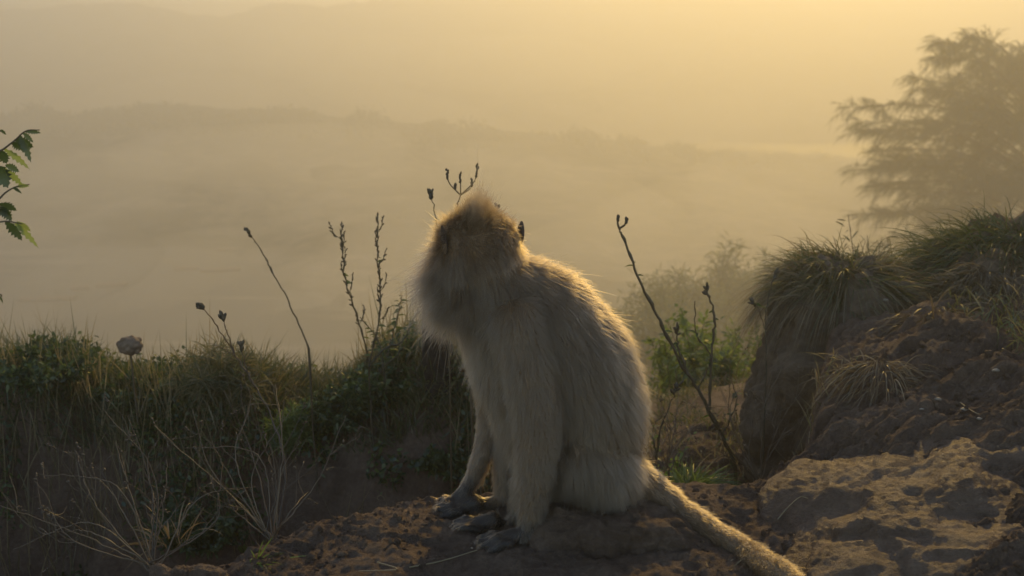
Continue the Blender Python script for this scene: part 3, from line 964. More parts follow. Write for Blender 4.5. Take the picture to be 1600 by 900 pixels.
def weed(name, label, stems, cat='weed', group=None, r=.0022, leafmat='leaf', root=True, stemmat='stalk'):
    """stems: list of dict(pts=[(px,py,Y)...] from base to tip, head=kind, leaves=n)"""
    paths = [smooth_path([P(*q) for q in s['pts']], 7) for s in stems]
    base = paths[0][0].copy()
    g = hz(base[0], base[1])
    if root and base[2] > g:                              # grow down to the soil
        paths[0] = np.concatenate([smooth_path([(base[0] + .01, base[1], g - .01), base], 5)[:-1], paths[0]])
        base[2] = g
    t = thing(name, base, label, cat, group)
    for s, pa in zip(stems, paths):
        pa = pa + np.concatenate([np.zeros((1, 3)), rng.normal(0, .0012, (len(pa) - 1, 3))])
        mb = MB(); rs = r * s.get('r', 1)
        bul = 1 + .5 * (rng.random(len(pa)) > .82)
        tube(mb, pa, rs * 1.25, rs * .55, 5, s.get('tint', .35), bul)
        st = mb.build('stem', M[s.get('mat', stemmat)], t)
        h = s.get('head')
        if h == 'spike':
            mb = MB(); spikelets(mb, pa, s.get('n', 46), .014, .0021, .32, s.get('s0', .55), 1.0)
            # short side shoots with seeds
            for q in np.linspace(s.get('s0', .55), .93, 7):
                k_ = int(q * (len(pa) - 1)); d_ = norm(np.array((rng.normal(0, 1), rng.normal(0, .6), 1.6)))
                tw = smooth_path([pa[k_], pa[k_] + d_ * .022, pa[k_] + d_ * .036 + (0, 0, .016)], 4)
                tube(mb, tw, rs * .5, rs * .3, 4, .3); spikelets(mb, tw, 9, .011, .0019, .4, .25, 1.0)
            mb.build('seed_head', M['stalk'], st)
        elif h == 'bud':
            mb = MB(); spikelets(mb, pa[-4:], 9, .016, .0032, .35, .2, 1.0, .3); mb.build('bud', M['stalk'], st)
        elif h == 'fork':
            mb = MB()
            for d_ in s['forks']:
                tp = pa[-1] + np.array(d_)
                tw = smooth_path([pa[-1], pa[-1] * .5 + tp * .5 + (np.array((d_[0], 0, 0)) * .35), tp], 5)
                tube(mb, tw, rs * .7, rs * .5, 5, .3)
                spikelets(mb, tw, 7, .011, .0028, .2, .6, 1.0, .25)
            mb.build('seed_head', M['stalk'], st)
        if s.get('leaves'):
            few = s['leaves'] <= 16                       # few: each leaf a part; many fine leaflets: one mass
            for _ in range(s['leaves'] if few else 1):
                mb = MB(); leaves_along(mb, pa, 1 if few else s['leaves'], s.get('ll', .025), s.get('lw', .008), s.get('l0', .1), s.get('l1', .8), tint=s.get('lt', .5))
                o = mb.build('leaf' if few else 'leaflets', M[s.get('leafmat', leafmat)], st)
                if not few: tag(o, kind='stuff')
    return t


# two tall seed spikes at the left of the monkey
weed('seed_spike_weed', 'weed with two tall upright seed spikes rising from the bank beside the pale monkey', [
    dict(pts=[(576, 575, 3.1), (572, 545, 3.05), (560, 500, 3.04), (541, 445, 3.03), (536, 400, 3.03), (533, 352, 3.03)], head='spike', s0=.45, leaves=10, ll=.02),
    dict(pts=[(576, 570, 3.05), (583, 540, 3.05), (592, 500, 3.05), (594, 450, 3.06), (590, 400, 3.06), (590, 338, 3.06)], head='spike', s0=.42, leaves=14, ll=.022),
    dict(pts=[(576, 572, 3.05), (600, 545, 3.06), (626, 535, 3.06), (641, 510, 3.06), (652, 488, 3.06)], tint=.15, leaves=3)])
weed('feathery_weed', 'low feathery weed leaning beside the two tall seed spikes', [
    dict(pts=[(600, 570, 3.15), (612, 530, 3.15), (622, 490, 3.15), (628, 462, 3.15)], leaves=60, ll=.03, lw=.006, l0=.1, l1=1),
    dict(pts=[(598, 572, 3.15), (590, 530, 3.15), (562, 495, 3.16)], leaves=45, ll=.028, lw=.006, l0=.1, l1=1),
    dict(pts=[(602, 572, 3.15), (632, 540, 3.15), (642, 500, 3.16)], leaves=45, ll=.028, lw=.006, l0=.1, l1=1)], cat='weed')
weed('bud_stalk', 'lone slanting stalk with a bud, standing clear of the bank grass', [
    dict(pts=[(482, 545, 3.1), (455, 480, 3.1), (428, 430, 3.1), (408, 392, 3.1), (386, 360, 3.1)], head='bud'),
    dict(pts=[(428, 432, 3.1), (418, 410, 3.1), (410, 398, 3.1)], r=.7)], cat='stalk')
weed('branching_stalk', 'thin dark branching stalk with small dry flower heads above the twiggy bush', [
    dict(pts=[(432, 845, 2.0), (446, 740, 2.1), (428, 660, 2.15), (396, 600, 2.2), (366, 552, 2.22), (335, 505, 2.22), (312, 477, 2.22)], head='bud', r=.8),
    dict(pts=[(366, 552, 2.22), (356, 522, 2.22), (346, 495, 2.22)], head='bud', r=.6),
    dict(pts=[(372, 560, 2.22), (350, 545, 2.22), (334, 538, 2.22)], r=.5),
    dict(pts=[(396, 600, 2.2), (384, 570, 2.2), (376, 540, 2.2)], head='bud', r=.6)], cat='stalk', root=True, stemmat='twig')
weed('candelabra_weed', 'weed with a forked candelabra seed head showing above the crown of the monkey', [
    dict(pts=[(735, 470, 2.6), (722, 380, 2.6), (714, 330, 2.6), (719, 306, 2.6)], head='fork', forks=[(-.03, 0, .055), (0, 0, .045), (.038, 0, .065), (.026, 0, .030), (-.012, 0, .02)], r=1.1)])
weed('bud_stalk', 'short stalk with a single pointed bud rising behind the left ear of the monkey', [
    dict(pts=[(700, 460, 2.62), (688, 380, 2.62), (680, 336, 2.62), (673, 300, 2.62)], head='bud', r=.8)], cat='stalk')
weed('bud_stalk', 'leafy stalk tip just clearing the head beside the crest of fur', [
    dict(pts=[(790, 460, 2.62), (782, 380, 2.62), (776, 323, 2.62)], head='bud', r=.6)], cat='stalk')
# tall dry weed right of the monkey
weed('tall_dry_weed', 'tall leaning dry weed with two spiked tips beside the back of the monkey', [
    dict(pts=[(1150, 735, 2.55), (1128, 680, 2.54), (1090, 610, 2.53), (1060, 560, 2.52), (1030, 500, 2.51), (1000, 440, 2.5), (975, 375, 2.5), (966, 356, 2.5)], head='fork', forks=[(-.004, 0, .020), (.014, 0, .016)], r=1.5, leaves=9, ll=.02),
    dict(pts=[(1108, 640, 2.53), (1112, 560, 2.53), (1117, 500, 2.53), (1104, 450, 2.53)], head='bud', leaves=8, ll=.022),
    dict(pts=[(1075, 585, 2.52), (1060, 545, 2.52), (1058, 515, 2.52)], head='bud', leaves=6),
    dict(pts=[(1090, 610, 2.53), (1110, 560, 2.54), (1088, 520, 2.54), (1085, 470, 2.54)], r=.7, leaves=5),
    dict(pts=[(1128, 680, 2.54), (1150, 630, 2.55), (1142, 590, 2.55)], r=.6, leaves=5)], r=.0026)
weed('dry_stalk', 'thin dry stalk with two branches before the tall earth mound', [
    dict(pts=[(1195, 640, 2.7), (1198, 560, 2.7), (1196, 500, 2.7), (1203, 455, 2.7), (1212, 427, 2.7)], head='bud', r=.7),
    dict(pts=[(1197, 520, 2.7), (1184, 480, 2.7), (1178, 473, 2.7)], head='bud', r=.5, leaves=4)], cat='stalk')
weed('dry_stalk', 'pair of brown stalks rising just above the root of the tail', [
    dict(pts=[(1026, 720, 2.2), (1030, 680, 2.2), (1044, 640, 2.2), (1058, 605, 2.2)], head='bud', leaves=5),
    dict(pts=[(1026, 718, 2.2), (1022, 690, 2.2), (1020, 668, 2.2), (1034, 650, 2.2)], r=.8, leaves=4)], cat='stalk')
weed('seed_stalk', 'little seed stalk close in front of the chest of the monkey', [
    dict(pts=[(752, 640, 2.35), (742, 610, 2.35), (730, 595, 2.35), (723, 578, 2.35)], head='bud', r=.8, leaves=6, ll=.015),
    dict(pts=[(742, 612, 2.35), (738, 598, 2.35), (736, 592, 2.35)], head='bud', r=.6)], cat='stalk')


# twiggy dead bushes in the ditch
def twigs(name, label, base, targets, seed, r=.0012, group=None):
    rs = np.random.default_rng(seed)
    t = thing(name, base, label, 'dead bush', group)
    g_ = hz(base[0], base[1])
    if g_ < base[2]:
        mb = MB(); tube(mb, smooth_path([(base[0] + .01, base[1] + .01, g_ - .01), base], 5), r * 2.6, r * 1.8, 6, .3); mb.build('main_stem', M['stalk'], t)
    for tg in targets:
        tip = P(*tg)
        mid = base * .5 + tip * .5 + rs.normal(0, .03, 3) + (0, 0, .02)
        pa = smooth_path([base + rs.normal(0, .006, 3), mid, tip], 10)
        pa[1:] += rs.normal(0, .0009, (len(pa) - 1, 3))
        mb = MB(); tube(mb, pa, r * 1.3, r * .5, 5, rs.uniform(.4, 1))
        for _ in range(4):
            k_ = rs.integers(6, len(pa) - 2); d_ = norm(pa[k_ + 1] - pa[k_]) + rs.normal(0, .6, 3) + (0, 0, .25)
            ln_ = rs.uniform(.04, .10); d_ = norm(d_)
            tw = smooth_path([pa[k_], pa[k_] + d_ * ln_ * .5 + rs.normal(0, .005, 3), pa[k_] + d_ * ln_ + rs.normal(0, .008, 3) + (0, 0, rs.normal(0, .012))], 5)
            tube(mb, tw, r * .6, r * .3, 4, rs.uniform(.4, 1))
            if rs.random() < .6:
                spikelets(mb, tw[-3:], 4, .007, .0016, .6, .3, 1, .5)
        mb.build('twig', M['twig'], t)
    return t


def rooted(px_, py_, Y_):
    q = P(px_, py_, Y_)
    return q


twigs('dead_bush', 'spreading dead bush of pale bare twigs in the dark ditch', rooted(240, 890, 1.80),
      [(75, 795, 1.85), (118, 705, 1.95), (150, 745, 1.9), (200, 650, 2.0), (105, 830, 1.8), (262, 720, 2.0), (330, 740, 1.95), (232, 770, 1.95), (20, 860, 1.75), (400, 760, 1.95), (180, 690, 2.0), (60, 740, 1.9), (340, 800, 1.9), (0, 790, 1.85), (160, 640, 2.0), (290, 780, 1.9)], 5)
twigs('dead_bush', 'upright dead bush of thin twigs where the path drops into the ditch', rooted(425, 848, 1.90),
      [(240, 665, 2.0), (300, 640, 2.05), (330, 690, 2.0), (430, 600, 2.1), (455, 640, 2.1), (480, 770, 2.0), (360, 760, 1.95), (470, 690, 2.05), (390, 640, 2.05), (540, 650, 2.1), (500, 720, 2.05), (285, 700, 2.0), (410, 690, 2.0), (350, 610, 2.05)], 6)
twigs('dead_bush', 'tangle of grey twigs in the gully at the foot of the tall earth mound', rooted(1185, 750, 2.45),
      [(1150, 620, 2.5), (1215, 600, 2.5), (1240, 640, 2.5), (1130, 660, 2.4), (1200, 650, 2.5), (1260, 600, 2.5), (1175, 590, 2.5), (1105, 690, 2.4), (1230, 560, 2.55), (1140, 570, 2.5)], 9)
twigs('dead_bush', 'small dead bush of fine stems behind the root of the tail', rooted(1045, 735, 2.4),
      [(1070, 640, 2.45), (1100, 660, 2.45), (1030, 640, 2.4), (1085, 690, 2.45), (1060, 600, 2.5)], 10, r=.0013)

# clump of pale arching grass in the ditch, small fresh plants
def tussock(name, label, c, n, spread, length, width, droop, mat, tint, cat='grass tuft', updir=1.0, group=None, skirt=0, bias=(0, 0, 0), flat=.55):
    t = thing(name, c, label, cat, group)
    def clump(nm, n_, up_, ln_, tt, dr, m_):
        th = rng.uniform(0, 2 * np.pi, n_); r_ = np.sqrt(rng.random(n_)) * spread
        b_ = np.array(c)[None] + np.stack([np.cos(th) * r_, np.sin(th) * r_, -(r_ / spread) ** 2 * spread * flat], 1)
        wind = np.stack([fbm(b_ * 17 + 5 * k_, 150 + k_, 2) for k_ in range(3)], 1)
        d_ = np.stack([np.cos(th) * (.3 + .8 * r_ / spread), np.sin(th) * (.3 + .8 * r_ / spread), np.full(n_, up_)], 1) + rng.normal(0, .33, (n_, 3)) + wind * 1.6 + np.array(bias)
        mb_ = MB(); blades(mb_, b_, d_, ln_ * rng.uniform(.35, 1.15, n_) * (1 + .5 * wind[:, 0]), width * rng.uniform(.6, 1.3, n_), dr * rng.uniform(.4, 1.4, n_), 6, np.clip(tt + .5 * wind[:, 1] + rng.normal(0, .14, n_), 0, 1))
        return mb_.build(nm, M[m_], t)
    clump('blades', n, updir, length, tint, droop, mat)
    if skirt:
        clump('dry_skirt', skirt, updir * .2, length * 1.15, .35, droop * 1.4, 'drygrass')
    return t


tussock('grass_tussock', 'drooping olive grass tussock on top of the tall earth mound', ray_hit(1325, 425) + (0, .06, .02), 2100, .16, .17, .0026, .85, 'grass', .5, updir=.6, skirt=2400, bias=(-.25, -.1, 0))
tussock('grass_tussock', 'low flattened grass tussock on the mound between the two bigger tussocks', ray_hit(1420, 425) + (0, .05, .01), 1300, .15, .13, .0026, .8, 'grass', .55, updir=.4, skirt=900, bias=(-.2, 0, 0))
tussock('grass_tussock', 'large bright green grass tussock on top of the broad earth bank', ray_hit(1560, 385) + (.04, .06, .03), 2600, .21, .20, .0027, .85, 'grass', .22, updir=.6, bias=(-.3, -.1, 0))
for px_, py_, lab in ((1570, 410, 'long brown dead grass hanging from the broad earth bank under the green tussock'), (1480, 440, 'faded dead grass hanging over the near shoulder of the broad earth bank'), (1590, 480, 'sparse dead grass fringe half way down the broad earth bank'), (1520, 455, 'straw-brown grass mat on the shoulder of the broad bank'), (1465, 490, 'thin dead grass mat trailing into the hollow beside the tall mound'), (1545, 425, 'dense brown thatch just below the bright green tussock')):
    tussock('grass_tussock', lab, ray_hit(px_, py_) + (0, .02, .0), 1000, .15, .17, .0028, 1.15, 'drygrass', .12, updir=.2, bias=(-.35, -.6, 0), flat=.9)
tussock('grass_tussock', 'faded brown grass clump slumped between the mound and the rock ledge', ray_hit(1385, 585) + (0, .03, .02), 420, .09, .13, .0022, 1.1, 'drygrass', .35, updir=.35, bias=(-.4, -.3, 0))
tussock('grass_tussock', 'dull green grass clump in the gully behind the root of the tail', P(1085, 755, 2.45), 320, .05, .10, .0032, .5, 'fresh', .2, updir=1.0)
tussock('grass_tussock', 'pale arching grass blades inside the dead bush', P(265, 838, 2.0), 22, .03, .15, .0042, .55, 'drygrass', .3, updir=1.1)
tussock('grass_tussock', 'short bright grass blades on the edge of the dirt path', on_ground(405, 878, 0), 34, .018, .075, .0030, .35, 'fresh', .7, updir=.55, bias=(.5, 0, 0))
tussock('grass_tussock', 'few dry pale leaf blades sticking up beside the tail', on_ground(1125, 897, 0), 14, .018, .055, .004, .35, 'drygrass', .7, updir=1.2)
mbp = on_ground(378, 866, 0)
t = thing('seedling', mbp, 'tiny seedling with upright pale green leaves at the path edge', 'seedling')
for q in ((-.2, -.2, 1), (.25, .1, 1), (.05, -.3, 1), (.4, -.1, .7)):
    mb = MB(); blades(mb, [mbp], [q], .034, .014, .1, 5, [.9], taper=.5, side=np.array([[1, .3, 0]])); mb.build('leaf', M['fresh'], t)


# bushes on the slope
def bush(name, label, c, h, w, nst, nleaf, mat, ll, lw, tint, cat='bush', group=None, feather=True, up=.5):
    t = thing(name, c, label, cat, group)
    ms_, ml = MB(), MB()
    for _ in range(nst):
        th = rng.uniform(0, 2 * np.pi); rr_ = w * math.sqrt(rng.random()) 
        tip = np.array(c) + (math.cos(th) * rr_, math.sin(th) * rr_, h * rng.uniform(.55, 1.08) * (1 - .35 * (rr_ / w) ** 2))
        pa = smooth_path([np.array(c) + rng.normal(0, .02, 3), np.array(c) * .45 + tip * .55 + rng.normal(0, h * .05, 3), tip], 8)
        tube(ms_, pa, min(.008 * h, .009), .002 * min(h, 1.2), 5, .3)
        n_ = nleaf
        idx = rng.uniform(.2, 1, n_) ** .8 * (len(pa) - 1)
        b_ = np.stack([np.interp(idx, np.arange(len(pa)), pa[:, k_]) for k_ in range(3)], 1)
        d_ = rng.normal(0, 1, (n_, 3)) + (0, 0, up)
        b_ = b_ + d_ * h * (.045 if feather else .03) * rng.random((n_, 1))
        blades(ml, b_, d_, ll * rng.uniform(.5, 1.2, n_), lw * rng.uniform(.6, 1.2, n_), .25, 3, np.clip(rng.normal(tint, .2, n_), 0, 1), taper=.5)
    ms_.build('branches', M['stalk'], t); ml.build('foliage', M[mat], t)
    return t


def slope_pt(px, Y, sink=.02):
    q = P(px, 450, Y); q[2] = hz(q[0], Y) - sink
    return q


for px_, Y_, top, w_, lab in ((1055, 12.5, 432, .75, 'rounded feathery bush at the edge of the hazy slope'), (1122, 17.0, 378, .85, 'tallest feathery bush with pointed shoots on the hazy slope'),
                             (1195, 15.0, 405, .75, 'feathery bush on the hazy slope close to the tall earth mound'), (1022, 14.0, 440, .55, 'low feathery bush on the slope half hidden by the back of the monkey'),
                             (1255, 17.0, 400, .8, 'pale feathery bush just showing behind the drooping tussock')):
    c_ = slope_pt(px_, Y_); h_ = P(px_, top, Y_)[2] - c_[2]
    bush('feathery_bush', lab, c_, h_, w_, 60, 190, 'sprig', .011 * Y_, .0013 * Y_, .6, group='feathery bushes on the slope')
for px_, Y_, h_, w_, mt, ll_, lw_, lab in ((592, 3.2, .15, .13, 'leaf', .028, .012, 'leafy green bush on the bank under the two tall seed spikes'), (705, 3.08, .09, .13, 'leaf', .026, .012, 'dark leafy bush on the bank in front of the stump'), (535, 3.2, .14, .13, 'leaf', .024, .010, 'small rounded leafy bush left along the bank from the seed spikes'),
                                     (225, 3.24, .12, .16, 'leaf', .024, .011, 'low leafy bush on the bank around the round pale seed head'), (60, 3.2, .16, .17, 'leaf', .026, .010, 'leafy bush on the bank between the seed head and the leggy plant'), (455, 3.18, .15, .10, 'fresh', .05, .005, 'narrow-leaved light green bush at the foot of the slanting bud stalk'),
                                     (345, 3.2, .18, .15, 'grass', .09, .004, 'grassy tuft bush below the branching stalk'), (650, 2.98, .12, .16, 'leaf', .028, .012, 'leafy bush hanging down the shaded face of the bank'), (290, 2.95, .15, .17, 'leaf', .026, .011, 'dark leafy bush on the shaded bank face above the dead bushes'), (440, 2.92, .15, .15, 'leaf', .026, .011, 'dark leafy bush low on the bank between seed spikes and branching stalk'), (715, 2.8, .17, .17, 'leaf', .026, .011, 'dark leafy bush in the ditch beside the far hand of the monkey'), (560, 2.76, .17, .18, 'leaf', .026, .011, 'dark leafy bush at the bottom of the bank past the curled tendril'), (90, 2.9, .16, .18, 'leaf', .026, .011, 'dark leafy bush low on the bank under the leggy plant')):
    c_ = P(px_, 560, Y_); c_[2] = hz(c_[0], Y_) - .015
    bush('bank_bush', lab, c_, h_, w_, 50, 80, mt, ll_ * .8, lw_ * .8, .5, 'bush', feather=False, up=.6)
c_ = slope_pt(1092, 5.0); h_ = P(1092, 487, 5.0)[2] - c_[2]
bush('leafy_shrub', 'bright green leafy shrub glowing behind the tall dry weed', c_, max(.2, h_), .25, 40, 80, 'fresh', .042, .018, .6, 'shrub', feather=False)
c_ = slope_pt(1175, 5.4); h_ = P(1175, 512, 5.4)[2] - c_[2]
bush('leafy_shrub', 'yellow-green leafy shrub nearest the foot of the tall earth mound', c_, max(.2, h_), .22, 34, 70, 'fresh', .038, .014, .4, 'shrub', feather=False)
c_ = slope_pt(1120, 4.4); h_ = P(1120, 540, 4.4)[2] - c_[2]
bush('leafy_shrub', 'low dull green shrub under the bright leafy shrub', c_, max(.12, h_), .18, 16, 60, 'leaf', .035, .016, .6, 'shrub', feather=False)
c_ = slope_pt(1065, 2.9); h_ = P(1065, 685, 2.9)[2] - c_[2]
bush('leafy_shrub', 'small shiny-leaved seedling bush just behind the root of the tail', c_, max(.10, h_), .07, 12, 26, 'fresh', .026, .013, .45, 'shrub', feather=False)
c_ = P(1345, 350, 4.6); c_[2] = hz(c_[0], 4.6); h_ = P(1335, 318, 4.6)[2] - c_[2]
bush('feathery_bush', 'wispy grey bush between the tall mound and the big hazy tree', c_, max(.3, h_), .12, 12, 60, 'needle', .05, .006, .6, group='feathery bushes on the slope')

# ------------------------------------------------------------------ big hazy tree on the right
TY = 50.0
TS = TY / 30.0
tb = P(1625, 500, TY); tb[2] = hz(tb[0], TY) - .2
t = thing('hazy_tree', tb, 'large hazy needle-leaved tree with drooping sprays rising behind the grassy banks', 'tree')
ttop = P(1610, 110, TY)
trunk = smooth_path([tb, tb * .55 + ttop * .45 + (.1, 0, 0), ttop], 10)
mb = MB(); tube(mb, trunk, .20 * TS, .03 * TS, 8, .3); mb.build('trunk', M['bark'], t)
tips = [(1322, 168), (1345, 205), (1365, 235), (1425, 122), (1455, 140), (1468, 66), (1508, 56), (1545, 75), (1598, 88), (1640, 100), (1360, 292), (1385, 262), (1392, 215), (1370, 335), (1405, 372), (1420, 310), (1440, 260), (1450, 190),
        (1480, 120), (1500, 160), (1470, 330), (1500, 290), (1520, 230), (1545, 150), (1600, 180), (1590, 250), (1560, 330), (1640, 300), (1680, 200), (1700, 280), (1700, 120), (1740, 240), (1760, 330), (1620, 140), (1530, 110), (1575, 95), (1595, 130), (1560, 190), (1580, 290), (1540, 270), (1610, 330), (1650, 180), (1500, 345), (1545, 365), (1600, 380), (1440, 345), (1780, 180), (1800, 250), (1830, 300), (1720, 160), (1690, 350), (1660, 250), (1730, 300), (1680, 100)]
mbl, mbn = MB(), MB()
for ti, (px_, py_) in enumerate(tips):
    for rep in range(2):
        tip = P(px_ + (0 if rep == 0 else rng.normal(0, 24)), py_ + (0 if rep == 0 else abs(rng.normal(0, 22))), TY + rng.normal(0, 1.4 * TS))
        hroot = np.clip((tip[2] - tb[2]) / (ttop[2] - tb[2]) * .8 + .02, .1, .93)
        root = np.array([np.interp(hroot * (len(trunk) - 1), np.arange(len(trunk)), trunk[:, k_]) for k_ in range(3)])
        Ld = np.linalg.norm(tip - root)
        pa = smooth_path([root, root * .5 + tip * .5 + (0, 0, .10 * Ld), tip], 9)
        tube(mbl, pa, .03 * TS, .006 * TS, 5, .3)
        along = norm(tip - root)
        nsp = int(27 + 15 * Ld / TS)
        for q in range(nsp):
            f_ = rng.uniform(.12, 1.0) ** .75
            b0 = np.array([np.interp(f_ * (len(pa) - 1), np.arange(len(pa)), pa[:, k_]) for k_ in range(3)])
            sd = norm(along * .9 + rng.normal(0, .5, 3) + (0, 0, .1))
            sl = rng.uniform(.2, .55) * TS
            n_ = 22
            s2 = rng.random(n_)
            bb = b0 + sd * (sl * s2)[:, None]; bb[:, 2] -= .3 * sl * s2 ** 2
            blades(mbn, bb, sd * 1.0 + rng.normal(0, .33, (n_, 3)) + (0, 0, -.25), rng.uniform(.12, .32, n_) * TS, rng.uniform(.007, .013, n_) * TS, .5, 2, rng.random(n_))
mbl.build('limbs', M['bark'], t)
mbn.build('crown', M['needle'], t)

# ------------------------------------------------------------------ leafy branch reaching in at the left edge
BY = 2.6
lb = P(-150, 900, BY); lb[2] = hz(lb[0], lb[1])
t = thing('leafy_branch_plant', lb, 'leggy plant with dark lobed leaves hanging in front of the misty lake', 'plant')
main = smooth_path([lb, P(-120, 600, BY), P(-100, 400, BY), P(-75, 250, BY), P(-60, 190, BY)], 10)
mb = MB(); tube(mb, main, .008, .004, 6, .3); mb.build('stem', M['stalk'], t)
def lobed(mb, base, tip, width, tint, drop=.15):
    """leaf with toothed lobes: outline fan along the midrib"""
    base, tip = np.array(base), np.array(tip); d = tip - base; L_ = np.linalg.norm(d); d = d / L_
    sidev = norm(np.cross(d, np.array((0.1, 1, 0.1)))); nrm = np.cross(d, sidev)
    k = 14; s = np.linspace(0, 1, k)
    w = width * (np.sin(np.pi * s ** .8) * (0.55 + .45 * (np.arange(k) % 2)) + .02)
    mid = base + d * (s * L_)[:, None] + nrm * (-.25 * width * np.sin(np.pi * s))[:, None] - np.array((0, 0, 1)) * (drop * L_ * s ** 2)[:, None]
    v = np.concatenate([mid, mid + sidev * w[:, None] + nrm * (w * .3)[:, None] + d * (w * .35)[:, None], mid - sidev * w[:, None] + nrm * (w * .3)[:, None] + d * (w * .35)[:, None]])
    i_ = np.arange(k - 1)
    f = np.concatenate([np.stack([i_, i_ + 1, k + i_ + 1, k + i_], -1), np.stack([i_ + 1, i_, 2 * k + i_, 2 * k + i_ + 1], -1)])
    mb.add(v, f, tint)
branches = [[(-75, 250), (-10, 240), (20, 222), (40, 205), (62, 203)], [(-85, 330), (-15, 318), (10, 300), (25, 292), (46, 288)], [(-95, 375), (-20, 352), (5, 346), (20, 347), (35, 350)], [(-70, 235), (-12, 208), (0, 205), (8, 206)], [(-105, 480), (-20, 462), (0, 460), (3, 464)]]
for br in branches:
    pa = smooth_path([P(x_, y_, BY) for x_, y_ in br], 7)
    mb = MB(); tube(mb, pa, .003, .0012, 5, .3); mb.build('branch', M['stalk'], t)
leaf_list = [((18, 222), (38, 232), .012, .25), ((22, 218), (52, 226), .012, .2), ((30, 210), (48, 248), .010, .45), ((5, 232), (46, 258), .008, .85), ((-5, 232), (10, 252), .016, .1), ((38, 206), (64, 204), .005, .4), ((35, 207), (52, 220), .006, .4),
             ((5, 262), (36, 287), .009, .8), ((-10, 255), (12, 288), .022, .05), ((8, 258), (30, 265), .009, .5), ((25, 292), (46, 287), .005, .7), ((20, 294), (34, 297), .005, .5),
             ((-2, 318), (26, 325), .010, .2), ((0, 322), (18, 342), .012, .15), ((8, 345), (34, 371), .013, .08), ((22, 347), (60, 381), .008, .9), ((26, 346), (48, 358), .007, .85), ((-6, 330), (14, 334), .009, .2), ((0, 203), (10, 208), .004, .4), ((-2, 460), (4, 470), .004, .3),
             ((-40, 240), (-20, 270), .02, .2), ((-60, 300), (-30, 330), .02, .3), ((-70, 360), (-40, 400), .02, .3), ((-90, 440), (-50, 470), .02, .2), ((-60, 200), (-30, 190), .015, .4), ((-100, 420), (-140, 450), .02, .4)]
for a_, b_, w_, tt in leaf_list:
    dy_ = rng.normal(0, .02)
    mb = MB(); lobed(mb, P(*a_, BY), P(*b_, BY + dy_), w_ * 1.25, tt); mb.build('leaf', M['leaf'] if tt < .6 else M['fresh'], t)

# ------------------------------------------------------------------ stump, puffball, pebbles, straws
sb = P(676, 570, 3.22)
sb[2] = hz(sb[0], sb[1]) - .02
top = P(664, 470, 3.22)
t = thing('stump', sb, 'dark weathered stump standing in the grass behind the chest of the monkey', 'stump')
hgt_ = top[2] - sb[2]
n1, n2 = 14, 22
v, f = [], []
for i_ in range(n2):
    s = i_ / (n2 - 1)
    for k_ in range(n1):
        th = 2 * math.pi * k_ / n1
        rr_ = .036 * (1.25 - .45 * s) * (1 + .16 * math.sin(3 * th + 1) + .08 * math.sin(7 * th + s * 4))
        zz = s * hgt_ * (1 + (.18 * math.cos(th - 2.6) if s > .5 else .18 * s * 2 * math.cos(th - 2.6)))
        v.append((sb[0] + rr_ * math.cos(th) + .012 * (1 - s), sb[1] + rr_ * math.sin(th), sb[2] + zz))
for i_ in range(n2 - 1):
    for k_ in range(n1):
        f.append((i_ * n1 + k_, i_ * n1 + (k_ + 1) % n1, (i_ + 1) * n1 + (k_ + 1) % n1, (i_ + 1) * n1 + k_))
f.append(tuple((n2 - 1) * n1 + k_ for k_ in range(n1)))
mesh_obj('trunk_stub', v, f, M['wood'], t)
mb = MB(); tube(mb, smooth_path([P(688, 545, 3.19), P(702, 535, 3.18), P(706, 555, 3.17)], 5), .012, .004, 6); mb.build('broken_root', M['wood'], t)

pc = P(203, 540, 3.1)
t = thing('dry_seed_head', (pc[0], pc[1], hz(pc[0], pc[1])), 'pale round lumpy seed head with a sunlit edge, nestled in the bank grass', 'seed head')
v0, f0 = _ICO[4]
lum = 1 + .13 * np.sin(v0[:, 0] * 9 + 1) * np.sin(v0[:, 1] * 8) * np.sin(v0[:, 2] * 9 + .5)
mesh_obj('head', v0 * lum[:, None] * np.array((.034, .03, .026)) + pc, f0, M['stone'], t)
mb = MB()
for q in range(9):
    a_ = q / 9 * 2 * math.pi
    v1, f1 = _ICO[2]
    mb.add(v1 * .0085 + pc + np.array((.029 * math.cos(a_), .012 * math.sin(a_ * 2), .021 * math.sin(a_))), f1)
mb.build('bract_ring', M['stone'], t)
mb = MB(); tube(mb, smooth_path([(pc[0] + .01, pc[1], hz(pc[0], pc[1]) - .01), (pc[0], pc[1], pc[2] - .02)], 4), .004, .003); mb.build('stem', M['stalk'], t)

